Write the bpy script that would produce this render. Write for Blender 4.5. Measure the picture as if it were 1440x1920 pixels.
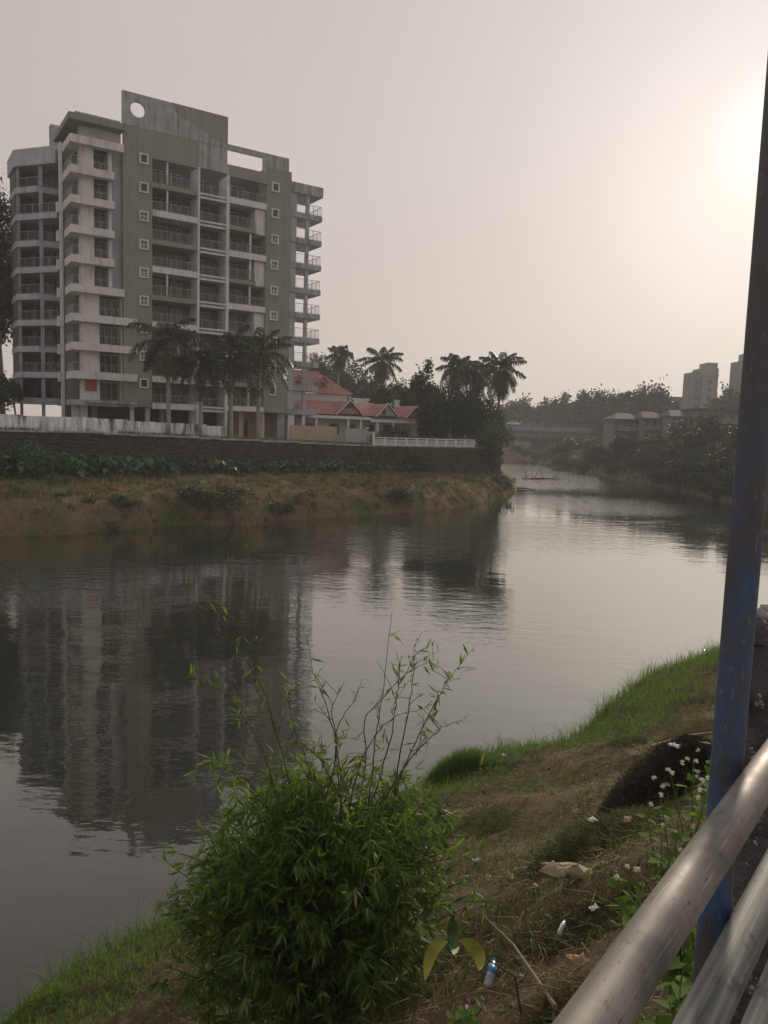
import bpy, math, random
import numpy as np

# ------------------------------------------------------------------ scene, camera, sky, sun, exposure
for o in list(bpy.data.objects): bpy.data.objects.remove(o, do_unlink=True)
SC = bpy.context.scene
COL = SC.collection
FPX, PIT, ROL, CZ = 1442.0, 0.106277, 0.0327028, 8.0          # focal length in photo pixels, pitch, roll, eye height over water

def cam_basis():
    cp, sp = math.cos(PIT), math.sin(PIT)
    F = np.array([0, cp, -sp]); U = np.array([0, sp, cp]); R = np.array([1.0, 0, 0])
    c, s = math.cos(ROL), math.sin(ROL)
    return c*R + s*U, -s*R + c*U, F
RV, UV, FV = cam_basis()

cam_d = bpy.data.cameras.new('camera'); cam = bpy.data.objects.new('camera', cam_d); COL.objects.link(cam)
cam_d.sensor_fit = 'VERTICAL'; cam_d.sensor_height = 24.0; cam_d.lens = 24.0*FPX/1920.0
cam_d.clip_start = 0.05; cam_d.clip_end = 4000
from mathutils import Matrix, Vector
M = Matrix.Identity(4)
for i in range(3):
    M[i][0] = RV[i]; M[i][1] = UV[i]; M[i][2] = -FV[i]
M[2][3] = CZ
cam.matrix_world = M
SC.camera = cam

SUN_AZ, SUN_EL = math.radians(25.6), math.radians(19.0)
SDIR = Vector((math.sin(SUN_AZ)*math.cos(SUN_EL), math.cos(SUN_AZ)*math.cos(SUN_EL), math.sin(SUN_EL)))
SMOG = 0.975
LOBES = ((3, 1.15), (40, 0.34), (1000, 2.2))           # exponent and strength of the sun's aureole in the haze
world = bpy.data.worlds.new('World'); SC.world = world; world.use_nodes = True
wt = world.node_tree; wt.nodes.clear()
def wn(t, **k):
    n = wt.nodes.new(t)
    for a, b in k.items(): setattr(n, a, b)
    return n
w_out = wn('ShaderNodeOutputWorld'); w_bg = wn('ShaderNodeBackground')
w_sky = wn('ShaderNodeTexSky', sky_type='NISHITA')
w_sky.sun_disc = False; w_sky.sun_elevation = SUN_EL; w_sky.sun_rotation = SUN_AZ
w_sky.air_density = 1.0; w_sky.dust_density = 6.0; w_sky.ozone_density = 1.0; w_sky.altitude = 0
w_hs = wn('ShaderNodeHueSaturation'); w_hs.inputs['Saturation'].default_value = 0.3
w_mix = wn('ShaderNodeMix', data_type='RGBA'); w_mix.inputs[0].default_value = SMOG        # thick smog evens the sky out to a warm grey
w_mix.inputs[7].default_value = (3.42, 3.08, 3.00, 1)
w_bg.inputs['Strength'].default_value = 0.15
wt.links.new(w_sky.outputs[0], w_hs.inputs['Color']); wt.links.new(w_hs.outputs[0], w_mix.inputs[6])
w_sep = wn('ShaderNodeSeparateXYZ'); w_tc0 = wn('ShaderNodeTexCoord'); wt.links.new(w_tc0.outputs['Generated'], w_sep.inputs[0])
w_el = wn('ShaderNodeValToRGB'); w_el.color_ramp.elements[0].position = 0.0; w_el.color_ramp.elements[0].color = (1.0, .955, .875, 1); w_el.color_ramp.elements[1].position = .55; w_el.color_ramp.elements[1].color = (.93, .93, .945, 1)
q_ = w_el.color_ramp.elements.new(.95); q_.color = (.88, .94, 1.02, 1)
wt.links.new(w_sep.outputs['Z'], w_el.inputs[0])
w_nz = wn('ShaderNodeTexNoise'); w_nz.inputs['Scale'].default_value = 2.2; w_nz.inputs['Detail'].default_value = 4; wt.links.new(w_tc0.outputs['Generated'], w_nz.inputs['Vector'])
w_nr = wn('ShaderNodeValToRGB'); w_nr.color_ramp.elements[0].position = .3; w_nr.color_ramp.elements[0].color = (.955, .955, .955, 1); w_nr.color_ramp.elements[1].position = .7; w_nr.color_ramp.elements[1].color = (1.03, 1.03, 1.03, 1)
wt.links.new(w_nz.outputs[0], w_nr.inputs[0])
w_m1 = wn('ShaderNodeMix', data_type='RGBA', blend_type='MULTIPLY'); w_m1.inputs[0].default_value = 1.0; wt.links.new(w_mix.outputs[2], w_m1.inputs[6]); wt.links.new(w_el.outputs[0], w_m1.inputs[7])
w_m2 = wn('ShaderNodeMix', data_type='RGBA', blend_type='MULTIPLY'); w_m2.inputs[0].default_value = 1.0; wt.links.new(w_m1.outputs[2], w_m2.inputs[6]); wt.links.new(w_nr.outputs[0], w_m2.inputs[7])
# aureole of the veiled sun, a function of the angle from the sun only
w_geo = wn('ShaderNodeTexCoord'); w_dot = wn('ShaderNodeVectorMath', operation='DOT_PRODUCT'); w_dot.inputs[1].default_value = SDIR
wt.links.new(w_geo.outputs['Generated'], w_dot.inputs[0])
w_max = wn('ShaderNodeMath', operation='MAXIMUM'); w_max.inputs[1].default_value = 0.0
wt.links.new(w_dot.outputs['Value'], w_max.inputs[0])
def lobe(p, s):
    a = wn('ShaderNodeMath', operation='POWER'); a.inputs[1].default_value = p
    b = wn('ShaderNodeMath', operation='MULTIPLY'); b.inputs[1].default_value = s
    wt.links.new(w_max.outputs[0], a.inputs[0]); wt.links.new(a.outputs[0], b.inputs[0]); return b.outputs[0]
w_sum = None
for p_, s_ in LOBES:
    l_ = lobe(p_, s_)
    if w_sum is None: w_sum = l_
    else:
        w_add = wn('ShaderNodeMath', operation='ADD'); wt.links.new(w_sum, w_add.inputs[0]); wt.links.new(l_, w_add.inputs[1]); w_sum = w_add.outputs[0]
w_gl = wn('ShaderNodeMix', data_type='RGBA', blend_type='ADD'); w_gl.inputs[0].default_value = 1.0
w_gc = wn('ShaderNodeMix', data_type='RGBA', blend_type='MULTIPLY'); w_gc.inputs[0].default_value = 1.0; w_gc.inputs[7].default_value = (1.0, 0.95, 0.865, 1)
wt.links.new(w_sum, w_gc.inputs[6])
wt.links.new(w_m2.outputs[2], w_gl.inputs[6]); wt.links.new(w_gc.outputs[2], w_gl.inputs[7])
wt.links.new(w_gl.outputs[2], w_bg.inputs['Color']); wt.links.new(w_bg.outputs[0], w_out.inputs['Surface'])

sun_d = bpy.data.lights.new('sun', 'SUN'); sun = bpy.data.objects.new('sun', sun_d); COL.objects.link(sun)
sun_d.energy = 3.0; sun_d.angle = math.radians(6); sun_d.color = (1.0, 0.86, 0.68)
sun.rotation_euler = SDIR.to_track_quat('Z', 'Y').to_euler(); sun.location = (60, 60, 60)
SC.render.resolution_x, SC.render.resolution_y = 768, 1024
vs = SC.view_settings; vs.view_transform = 'Standard'; vs.look = 'None'; vs.gamma = 1.0; vs.exposure = 0.0; vs.use_curve_mapping = False
HAZE_DENSITY = 0.0005
SC.cycles.volume_bounces = 2

# ------------------------------------------------------------------ helpers
rng = np.random.default_rng(7)
random.seed(7)
def ray(px, py): return RV*(px-720)/FPX + UV*(960-py)/FPX + FV
CAM = np.array([0, 0, CZ])
def at_z(px, py, z):
    d = ray(px, py); return CAM + d*((z-CZ)/d[2])
def at_y(px, py, Y):
    d = ray(px, py); return CAM + d*(Y/d[1])

def link(o, parent=None):
    COL.objects.link(o)
    if parent is not None: o.parent = parent
    return o
def tag(o, label=None, cat=None, group=None, kind=None):
    if label: o['label'] = label
    if cat: o['category'] = cat
    if group: o['group'] = group
    if kind: o['kind'] = kind
    return o
def thing(name, label, cat, loc=(0, 0, 0), rz=0.0, group=None):
    o = bpy.data.objects.new(name, None); o.empty_display_size = .3; link(o)
    o.location = loc; o.rotation_euler = (0, 0, rz)
    return tag(o, label, cat, group)
def copy_tree(o, parent=None):
    c = o.copy(); COL.objects.link(c); c.parent = parent
    for ch in list(o.children): copy_tree(ch, c)
    return c
def npmesh(name, V, F, mat, parent=None, smooth=False, attr=None):
    V = np.asarray(V, np.float32).reshape(-1, 3); F = np.asarray(F, np.int32); k = F.shape[1]
    me = bpy.data.meshes.new(name); me.vertices.add(len(V)); me.vertices.foreach_set('co', V.ravel())
    me.loops.add(F.size); me.loops.foreach_set('vertex_index', F.ravel())
    me.polygons.add(len(F)); me.polygons.foreach_set('loop_start', np.arange(0, F.size, k, dtype=np.int32))
    me.polygons.foreach_set('loop_total', np.full(len(F), k, np.int32))
    if smooth: me.polygons.foreach_set('use_smooth', np.ones(len(F), bool))
    if attr is not None:
        a = me.color_attributes.new('Col', 'FLOAT_COLOR', 'POINT'); a.data.foreach_set('color', np.asarray(attr, np.float32).ravel())
    me.update(calc_edges=True); me.materials.append(mat)
    return link(bpy.data.objects.new(name, me), parent)
class MB:
    def __init__(s): s.V = []; s.F = []
    def add(s, V, F):
        b = len(s.V); s.V += [tuple(map(float, v)) for v in V]; s.F += [tuple(i+b for i in f) for f in F]; return s
    def box(s, x0, x1, y0, y1, z0, z1):
        if x1 < x0: x0, x1 = x1, x0
        if y1 < y0: y0, y1 = y1, y0
        if z1 < z0: z0, z1 = z1, z0
        return s.add([(x0,y0,z0),(x1,y0,z0),(x1,y1,z0),(x0,y1,z0),(x0,y0,z1),(x1,y0,z1),(x1,y1,z1),(x0,y1,z1)],
                     [(0,3,2,1),(4,5,6,7),(0,1,5,4),(1,2,6,5),(2,3,7,6),(3,0,4,7)])
    def prism(s, poly, z0, z1):
        a = sum(poly[i][0]*poly[(i+1)%len(poly)][1]-poly[(i+1)%len(poly)][0]*poly[i][1] for i in range(len(poly)))
        if a < 0: poly = poly[::-1]
        n = len(poly)
        V = [(x, y, z0) for x, y in poly] + [(x, y, z1) for x, y in poly]
        return s.add(V, [tuple(range(n-1, -1, -1)), tuple(range(n, 2*n))] + [(i, (i+1)%n, n+(i+1)%n, n+i) for i in range(n)])
    def xprism(s, poly, y0, y1):            # poly in (x, z), swept along y
        a = sum(poly[i][0]*poly[(i+1)%len(poly)][1]-poly[(i+1)%len(poly)][0]*poly[i][1] for i in range(len(poly)))
        if a < 0: poly = poly[::-1]
        n = len(poly)
        V = [(x, y0, z) for x, z in poly] + [(x, y1, z) for x, z in poly]
        return s.add(V, [tuple(range(n)), tuple(range(2*n-1, n-1, -1))] + [(i, n+i, n+(i+1)%n, (i+1)%n) for i in range(n)])
    def tube(s, pts, rad, n=8, caps=True):
        pts = [np.array(p, float) for p in pts]
        if np.isscalar(rad): rad = [rad]*len(pts)
        V = []; F = []; up = None
        for i, p in enumerate(pts):
            t = pts[min(i+1, len(pts)-1)] - pts[max(i-1, 0)]; t /= (np.linalg.norm(t)+1e-9)
            if up is None:
                up = np.array([0, 0, 1.]) if abs(t[2]) < .9 else np.array([1., 0, 0])
            a = np.cross(t, up); a /= (np.linalg.norm(a)+1e-9); b = np.cross(a, t); up = b
            for k in range(n):
                q = 2*math.pi*k/n; V.append(p + rad[i]*(math.cos(q)*a + math.sin(q)*b))
        for i in range(len(pts)-1):
            for k in range(n):
                F.append((i*n+k, i*n+(k+1)%n, (i+1)*n+(k+1)%n, (i+1)*n+k))
        if caps: F += [tuple(range(n-1, -1, -1)), tuple(range((len(pts)-1)*n, len(pts)*n))]
        return s.add(V, F)
    def build(s, name, mat, parent=None, smooth=False, bevel=0):
        me = bpy.data.meshes.new(name); me.from_pydata(s.V, [], s.F); me.update(); me.materials.append(mat)
        if smooth: me.polygons.foreach_set('use_smooth', [True]*len(me.polygons))
        o = link(bpy.data.objects.new(name, me), parent)
        if bevel:
            m = o.modifiers.new('bevel', 'BEVEL'); m.width = bevel; m.segments = 2; m.limit_method = 'ANGLE'
        return o
def box(name, mat, parent, *a): return MB().box(*a).build(name, mat, parent)

def fbm(x, y, scale, seed=0, octaves=4):
    r = np.random.default_rng(seed); out = 0; amp = 1; tot = 0
    for o in range(octaves):
        acc = 0
        for k in range(4):
            a = r.uniform(0, 2*math.pi); p = r.uniform(0, 6.28); fq = 2*math.pi/scale*r.uniform(.6, 1.4)
            acc = acc + np.sin((np.cos(a)*x+np.sin(a)*y)*fq+p)
        out = out + amp*acc/2.6; tot += amp; amp *= .55; scale *= .5
    return out/tot

# ------------------------------------------------------------------ materials
MATS = {}
def newmat(name):
    m = bpy.data.materials.new(name); m.use_nodes = True; nt = m.node_tree; nt.nodes.clear(); return m, nt
def lnk(nt, a, b): nt.links.new(a, b)
def node(nt, t, **k):
    n = nt.nodes.new(t)
    for a, b in k.items(): setattr(n, a, b)
    return n
def ramp(nt, fac, stops):
    r = node(nt, 'ShaderNodeValToRGB'); e = r.color_ramp.elements
    e[0].position, e[0].color = stops[0][0], (*stops[0][1], 1); e[1].position, e[1].color = stops[-1][0], (*stops[-1][1], 1)
    for p, c in stops[1:-1]:
        q = e.new(p); q.color = (*c, 1)
    lnk(nt, fac, r.inputs[0]); return r
def noise(nt, vec, scale, detail=5, rough=.55):
    n = node(nt, 'ShaderNodeTexNoise'); n.inputs['Scale'].default_value = scale; n.inputs['Detail'].default_value = detail; n.inputs['Roughness'].default_value = rough
    lnk(nt, vec, n.inputs['Vector']); return n
def mapped(nt, vec, scale):
    m = node(nt, 'ShaderNodeMapping'); m.inputs['Scale'].default_value = scale; lnk(nt, vec, m.inputs['Vector']); return m.outputs[0]
def mixc(nt, fac, a, b, mode='MIX'):
    m = node(nt, 'ShaderNodeMix', data_type='RGBA', blend_type=mode)
    for s, v in ((0, fac), (6, a), (7, b)):
        if hasattr(v, 'is_linked') or hasattr(v, 'links'): lnk(nt, v, m.inputs[s])
        elif s == 0: m.inputs[0].default_value = v
        else: m.inputs[s].default_value = (*v, 1)
    return m.outputs[2]
def surf(name, c1, c2, scale=1.5, rough=.85, bump=.3, bscale=12, streak=None, samt=.6, metallic=0, spec=.3, zs=.12, speck=None, slo=.48, shi=.72):
    """painted / weathered surface: mottled colour, optional vertical run-off streaks, optional specks"""
    m, nt = newmat(name); tc = node(nt, 'ShaderNodeTexCoord').outputs['Object']
    n1 = noise(nt, tc, scale); col = ramp(nt, n1.outputs[0], [(.3, c1), (.7, c2)]).outputs[0]
    if streak:
        n2 = noise(nt, mapped(nt, tc, (2.2, 2.2, zs)), 1.0, 6, .65)
        n3 = noise(nt, tc, .35, 3)
        mul = node(nt, 'ShaderNodeMath', operation='MULTIPLY'); r2 = ramp(nt, n2.outputs[0], [(slo, (0,0,0)), (shi, (1,1,1))])
        r3 = ramp(nt, n3.outputs[0], [(.35, (.15,)*3), (.65, (1,1,1))])
        lnk(nt, r2.outputs[0], mul.inputs[0]); lnk(nt, r3.outputs[0], mul.inputs[1])
        m2 = node(nt, 'ShaderNodeMath', operation='MULTIPLY'); m2.inputs[1].default_value = samt; lnk(nt, mul.outputs[0], m2.inputs[0])
        col = mixc(nt, m2.outputs[0], col, streak)
    if speck:
        n4 = noise(nt, tc, speck[1], 4, .7); r4 = ramp(nt, n4.outputs[0], [(speck[2], (0,0,0)), (speck[2]+.06, (1,1,1))])
        col = mixc(nt, r4.outputs[0], col, speck[0])
    b = node(nt, 'ShaderNodeBsdfPrincipled'); lnk(nt, col, b.inputs['Base Color'])
    b.inputs['Roughness'].default_value = rough; b.inputs['Metallic'].default_value = metallic; b.inputs['Specular IOR Level'].default_value = spec
    if bump:
        nb = noise(nt, tc, bscale, 6, .6); bp = node(nt, 'ShaderNodeBump'); bp.inputs['Strength'].default_value = bump; bp.inputs['Distance'].default_value = .05
        lnk(nt, nb.outputs[0], bp.inputs['Height']); lnk(nt, bp.outputs[0], b.inputs['Normal'])
    o = node(nt, 'ShaderNodeOutputMaterial'); lnk(nt, b.outputs[0], o.inputs[0]); MATS[name] = m; return m
def leafmat(name, cols, rough=.45, trans=.3, spec=.35):
    """foliage: colour picked per leaf, partly translucent"""
    m, nt = newmat(name); g = node(nt, 'ShaderNodeNewGeometry')
    st = [(i/(len(cols)-1), c) for i, c in enumerate(cols)]
    r = ramp(nt, g.outputs['Random Per Island'], st)
    b = node(nt, 'ShaderNodeBsdfPrincipled'); lnk(nt, r.outputs[0], b.inputs['Base Color']); b.inputs['Roughness'].default_value = rough; b.inputs['Specular IOR Level'].default_value = spec
    t = node(nt, 'ShaderNodeBsdfTranslucent'); tc = mixc(nt, 1.0, r.outputs[0], (1.25, 1.35, .6), 'MULTIPLY'); lnk(nt, tc, t.inputs[0])
    mx = node(nt, 'ShaderNodeMixShader'); mx.inputs[0].default_value = trans; lnk(nt, b.outputs[0], mx.inputs[1]); lnk(nt, t.outputs[0], mx.inputs[2])
    o = node(nt, 'ShaderNodeOutputMaterial'); lnk(nt, mx.outputs[0], o.inputs[0]); MATS[name] = m; return m

surf('olive', (.242,.242,.203), (.282,.28,.236), .5, .9, .15, 8, (.13,.13,.11), .75)
surf('white_paint', (.60,.60,.605), (.72,.715,.71), .8, .8, .15, 10, (.22,.21,.20), .9)
surf('wing_white', (.58,.575,.56), (.70,.695,.68), .9, .8, .15, 10, (.24,.23,.20), .85)
surf('grey_concrete', (.30,.312,.322), (.46,.47,.48), .6, .9, .3, 10, (.085,.085,.085), .95, slo=.43, shi=.66)
surf('blue_grey', (.36,.38,.43), (.48,.50,.55), .8, .85, .2, 10, (.09,.09,.10), .7)
surf('inner_wall', (.42,.42,.43), (.52,.52,.53), 1.0, .85, .1)
surf('bay_wall', (.10,.10,.105), (.15,.15,.155), 1.0, .9, .1)  # shade of the recessed bays put into a darker wall colour
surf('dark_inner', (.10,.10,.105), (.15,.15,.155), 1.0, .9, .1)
surf('railing_metal', (.27,.28,.30), (.34,.35,.37), 3, .5, 0, metallic=.2)
m, nt = newmat('dark_glass'); b = node(nt, 'ShaderNodeBsdfPrincipled'); b.inputs['Base Color'].default_value = (.035,.035,.04,1); b.inputs['Roughness'].default_value = .2
o_ = node(nt, 'ShaderNodeOutputMaterial'); lnk(nt, b.outputs[0], o_.inputs[0]); MATS['dark_glass'] = m
surf('red_board', (.38,.075,.055), (.42,.09,.07), 2, .6, 0)
surf('beige_wall', (.42,.32,.23), (.50,.40,.30), .8, .9, .15, streak=(.2,.15,.11), samt=.5)
surf('stained_white', (.72,.72,.77), (.84,.84,.87), .8, .85, .2, 10, (.05,.05,.055), 1.0, zs=.30, slo=.42, shi=.60)
surf('tile_red', (.33,.165,.148), (.44,.235,.21), 2.2, .75, .3, 8, (.16,.05,.04), .5)
surf('house_white', (.60,.59,.57), (.68,.67,.65), .8, .8, .1, streak=(.35,.33,.31), samt=.4)
surf('house_grey', (.36,.37,.36), (.44,.45,.44), .8, .9, .2, streak=(.16,.16,.15), samt=.6)
surf('sheet_roof', (.27,.33,.33), (.34,.40,.40), 1, .6, .1)
surf('bark', (.13,.115,.10), (.22,.20,.175), 3, .9, .6, 14)
surf('palm_bark', (.20,.185,.165), (.32,.30,.275), 2, .9, .5, 10, (.10,.09,.08), .6, zs=2.5)
surf('brown_bark', (.07,.05,.035), (.13,.095,.065), 4, .9, .6, 14)
surf('far_wall', (.14,.145,.155), (.20,.205,.21), .3, .9, 0, streak=(.2,.2,.2), samt=.4)
surf('far_pale', (.21,.205,.20), (.29,.28,.27), .3, .9, 0, streak=(.3,.29,.28), samt=.4)
surf('far_roof', (.085,.075,.07), (.14,.12,.11), .8, .9, .1)
surf('bridge_concrete', (.13,.145,.165), (.20,.215,.24), .2, .9, .1, streak=(.14,.14,.15), samt=.6)
surf('bridge_blue', (.14,.16,.22), (.19,.21,.28), .2, .8, 0)
surf('car_white', (.72,.72,.72), (.75,.75,.75), 1, .35, 0)
surf('rubber', (.03,.03,.03), (.04,.04,.04), 4, .8, 0)
surf('cloth_tan', (.30,.24,.15), (.44,.36,.24), 6, .9, .4, 30)
surf('plastic_white', (.62,.62,.60), (.72,.72,.70), 10, .4, 0)
m, nt = newmat('bottle_clear'); b = node(nt, 'ShaderNodeBsdfPrincipled'); b.inputs['Base Color'].default_value = (.80,.85,.86,1); b.inputs['Roughness'].default_value = .18; b.inputs['Transmission Weight'].default_value = .75
o_ = node(nt, 'ShaderNodeOutputMaterial'); lnk(nt, b.outputs[0], o_.inputs[0]); MATS['bottle_clear'] = m
surf('label_blue', (.06,.19,.36), (.09,.24,.42), 10, .4, 0)
surf('dry_leaf', (.30,.19,.10), (.42,.29,.17), 8, .8, .3)
surf('stick', (.16,.12,.09), (.26,.20,.15), 20, .9, .5, 60)
surf('stone_dark', (.040,.037,.034), (.085,.077,.070), 2.2, .95, 1.0, 5, (.03,.03,.03), .6, speck=((.20,.19,.17), 5, .68))
surf('dark_post', (.055,.05,.052), (.16,.15,.155), 8, .95, .8, 30, speck=((.50,.48,.47), 22, .60))
surf('pavement_c', (.20,.19,.18), (.28,.27,.26), 2, .9, .4, 30)

leafmat('bamboo_leaf', [(.045,.090,.026), (.065,.125,.034), (.095,.165,.042), (.14,.21,.06), (.22,.20,.08)], .5, .45, .2)
leafmat('grass_green', [(.055,.105,.028), (.082,.15,.040), (.11,.18,.05), (.16,.175,.07)], .7, .45, .15)
leafmat('grass_straw', [(.15,.112,.060), (.24,.18,.098), (.13,.125,.055), (.30,.24,.14)], .8, .2)
leafmat('grass_mixed', [(.07,.115,.034), (.14,.125,.06), (.10,.145,.045), (.21,.165,.09)], .8, .2)
leafmat('tree_leaf', [(.028,.045,.018), (.045,.070,.026), (.06,.085,.03)], .55, .25)
leafmat('tree_leaf_dark', [(.020,.032,.015), (.032,.048,.020), (.042,.058,.024)], .55, .2)
leafmat('palm_leaf', [(.022,.034,.016), (.034,.048,.020), (.055,.062,.028)], .5, .2)
leafmat('coconut_leaf', [(.035,.052,.022), (.05,.070,.028), (.08,.085,.035)], .5, .25)
leafmat('dry_frond', [(.11,.085,.05), (.16,.12,.07)], .8, .15)
leafmat('weed_leaf', [(.08,.15,.03), (.12,.20,.042), (.17,.24,.062)], .7, .5, .1)
surf('yellow_leaf', (.26,.30,.045), (.36,.36,.07), 30, .5, .3, 60, speck=((.20,.12,.05), 45, .64))
surf('sap_leaf', (.10,.20,.07), (.17,.28,.11), 30, .45, .3, 60, speck=((.20,.24,.10), 60, .62))
leafmat('taro_leaf', [(.045,.11,.045), (.065,.145,.06), (.10,.18,.085)], .4, .25)
leafmat('heap_green', [(.07,.11,.036), (.115,.14,.052), (.17,.16,.075), (.085,.13,.048)], .8, .15)
leafmat('heap_dark', [(.038,.030,.020), (.065,.050,.032), (.09,.07,.042)], .9, .1)
leafmat('heap_brown', [(.12,.09,.052), (.19,.145,.085), (.12,.12,.055), (.08,.09,.04)], .9, .15)
leafmat('flower_white', [(.62,.60,.62), (.75,.73,.74)], .8, .2)

m, nt = newmat('stone_piece'); gi = node(nt, 'ShaderNodeNewGeometry'); tc = node(nt, 'ShaderNodeTexCoord').outputs['Object']
c = ramp(nt, gi.outputs['Random Per Island'], [(0, (.046,.042,.039)), (.5, (.060,.055,.050)), (.9, (.074,.067,.060)), (1, (.11,.10,.09))]).outputs[0]
c = mixc(nt, ramp(nt, noise(nt, tc, 3.0, 6, .7).outputs[0], [(.35, (0,0,0)), (.7, (.75,.75,.75))]).outputs[0], c, (.030,.032,.024))
b = node(nt, 'ShaderNodeBsdfPrincipled'); lnk(nt, c, b.inputs['Base Color']); b.inputs['Roughness'].default_value = .95; b.inputs['Specular IOR Level'].default_value = .15
bp = node(nt, 'ShaderNodeBump'); bp.inputs['Strength'].default_value = .8; bp.inputs['Distance'].default_value = .04; lnk(nt, noise(nt, tc, 7, 6, .7).outputs[0], bp.inputs['Height']); lnk(nt, bp.outputs[0], b.inputs['Normal'])
o_ = node(nt, 'ShaderNodeOutputMaterial'); lnk(nt, b.outputs[0], o_.inputs[0]); MATS['stone_piece'] = m
def groundmat(name, soil1, soil2, green1, green2, gscale, thr, bump=.8, bscale=6):
    m, nt = newmat(name); tc = node(nt, 'ShaderNodeTexCoord').outputs['Object']
    a = ramp(nt, noise(nt, tc, bscale, 8, .7).outputs[0], [(.3, soil1), (.7, soil2)]).outputs[0]
    g = ramp(nt, noise(nt, tc, bscale*1.6, 8, .7).outputs[0], [(.3, green1), (.7, green2)]).outputs[0]
    k = ramp(nt, noise(nt, tc, gscale, 5, .6).outputs[0], [(thr, (0,0,0)), (thr+.14, (1,1,1))]).outputs[0]
    c = mixc(nt, k, a, g)
    b = node(nt, 'ShaderNodeBsdfPrincipled'); b.inputs['Roughness'].default_value = .95; b.inputs['Specular IOR Level'].default_value = .15; lnk(nt, c, b.inputs['Base Color'])
    nb = noise(nt, tc, bscale*2.5, 8, .75); bp = node(nt, 'ShaderNodeBump'); bp.inputs['Strength'].default_value = bump; bp.inputs['Distance'].default_value = .12
    lnk(nt, nb.outputs[0], bp.inputs['Height']); lnk(nt, bp.outputs[0], b.inputs['Normal'])
    o = node(nt, 'ShaderNodeOutputMaterial'); lnk(nt, b.outputs[0], o.inputs[0]); MATS[name] = m; return m
groundmat('ground_far', (.12,.080,.050), (.25,.175,.11), (.060,.080,.032), (.11,.13,.052), .22, .48)
groundmat('ground_near', (.11,.070,.047), (.27,.185,.125), (.080,.10,.038), (.165,.175,.072), .55, .49, 1.0, 9)

groundmat('mound_dark', (.022,.017,.012), (.05,.038,.026), (.03,.03,.016), (.05,.05,.026), .55, .6, 1.0, 14)
# water: dark murky body, clear mirror surface, ripples from real slopes; breeze patches ruffle it more
m, nt = newmat('river_water'); tc = node(nt, 'ShaderNodeTexCoord').outputs['Object']
b = node(nt, 'ShaderNodeBsdfDiffuse'); b.inputs['Color'].default_value = (.022,.024,.018,1)
gl = node(nt, 'ShaderNodeBsdfGlossy'); gl.inputs['Roughness'].default_value = .02; gl.inputs['Color'].default_value = (.94,.955,.91,1)
def rip(scale, sx, sy, detail): return noise(nt, mapped(nt, tc, (sx, sy, 1)), scale, detail, .5).outputs[0]
big = rip(.6, .6, 1.0, 2); mid = rip(2.0, .5, 1.0, 3); fine = rip(5.5, .5, 1.0, 3)
patch = noise(nt, mapped(nt, tc, (.8, 1.0, 1)), .045, 3, .55).outputs[0]
pr0 = ramp(nt, patch, [(.50, (.03,)*3), (.64, (.8,)*3)]).outputs[0]
def zone(cx, cy, r0, r1):
    d_ = node(nt, 'ShaderNodeVectorMath', operation='DISTANCE'); d_.inputs[1].default_value = (cx, cy, 0); lnk(nt, tc, d_.inputs[0])
    m_ = node(nt, 'ShaderNodeMapRange'); m_.interpolation_type = 'SMOOTHSTEP'; m_.inputs[1].default_value = r0; m_.inputs[2].default_value = r1; m_.inputs[3].default_value = 1.0; m_.inputs[4].default_value = 0.0; lnk(nt, d_.outputs['Value'], m_.inputs[0]); return m_.outputs[0]
def mth0(op, a, bv):
    n = node(nt, 'ShaderNodeMath', operation=op)
    for i, v in enumerate((a, bv)):
        if hasattr(v, 'links'): lnk(nt, v, n.inputs[i])
        else: n.inputs[i].default_value = v
    return n.outputs[0]
pr = mth0('MAXIMUM', pr0, mth0('MAXIMUM', zone(4, 62, 6, 20), mth0('MAXIMUM', zone(-26, 40, 6, 18), zone(30, 92, 5, 18))))
farz = zone(33, 165, 30, 62)      # breeze-ruffled stretches
def mth(op, a, bv):
    n = node(nt, 'ShaderNodeMath', operation=op)
    for i, v in enumerate((a, bv)):
        if hasattr(v, 'links'): lnk(nt, v, n.inputs[i])
        else: n.inputs[i].default_value = v
    return n.outputs[0]
h = mth('ADD', mth('MULTIPLY', big, .015), mth('MULTIPLY', mth('MULTIPLY', mid, .026), mth('ADD', mth('MULTIPLY', farz, 2.6), mth('ADD', pr, .13))))
h = mth('ADD', h, mth('MULTIPLY', mth('MULTIPLY', fine, .010), mth('ADD', pr, .16)))
bp = node(nt, 'ShaderNodeBump'); bp.inputs['Strength'].default_value = 1.0; bp.inputs['Distance'].default_value = 1.0
lnk(nt, h, bp.inputs['Height']); lnk(nt, bp.outputs[0], gl.inputs['Normal'])
lw = node(nt, 'ShaderNodeLayerWeight'); lw.inputs['Blend'].default_value = .5; lnk(nt, bp.outputs[0], lw.inputs['Normal'])
fr_ = mth('ADD', mth('MULTIPLY', mth('POWER', lw.outputs['Facing'], 2.65), .97), .015)       # reflectance rising towards grazing view
mx = node(nt, 'ShaderNodeMixShader'); lnk(nt, fr_, mx.inputs[0]); lnk(nt, b.outputs[0], mx.inputs[1]); lnk(nt, gl.outputs[0], mx.inputs[2])
o_ = node(nt, 'ShaderNodeOutputMaterial'); lnk(nt, mx.outputs[0], o_.inputs[0]); MATS['river_water'] = m

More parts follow.
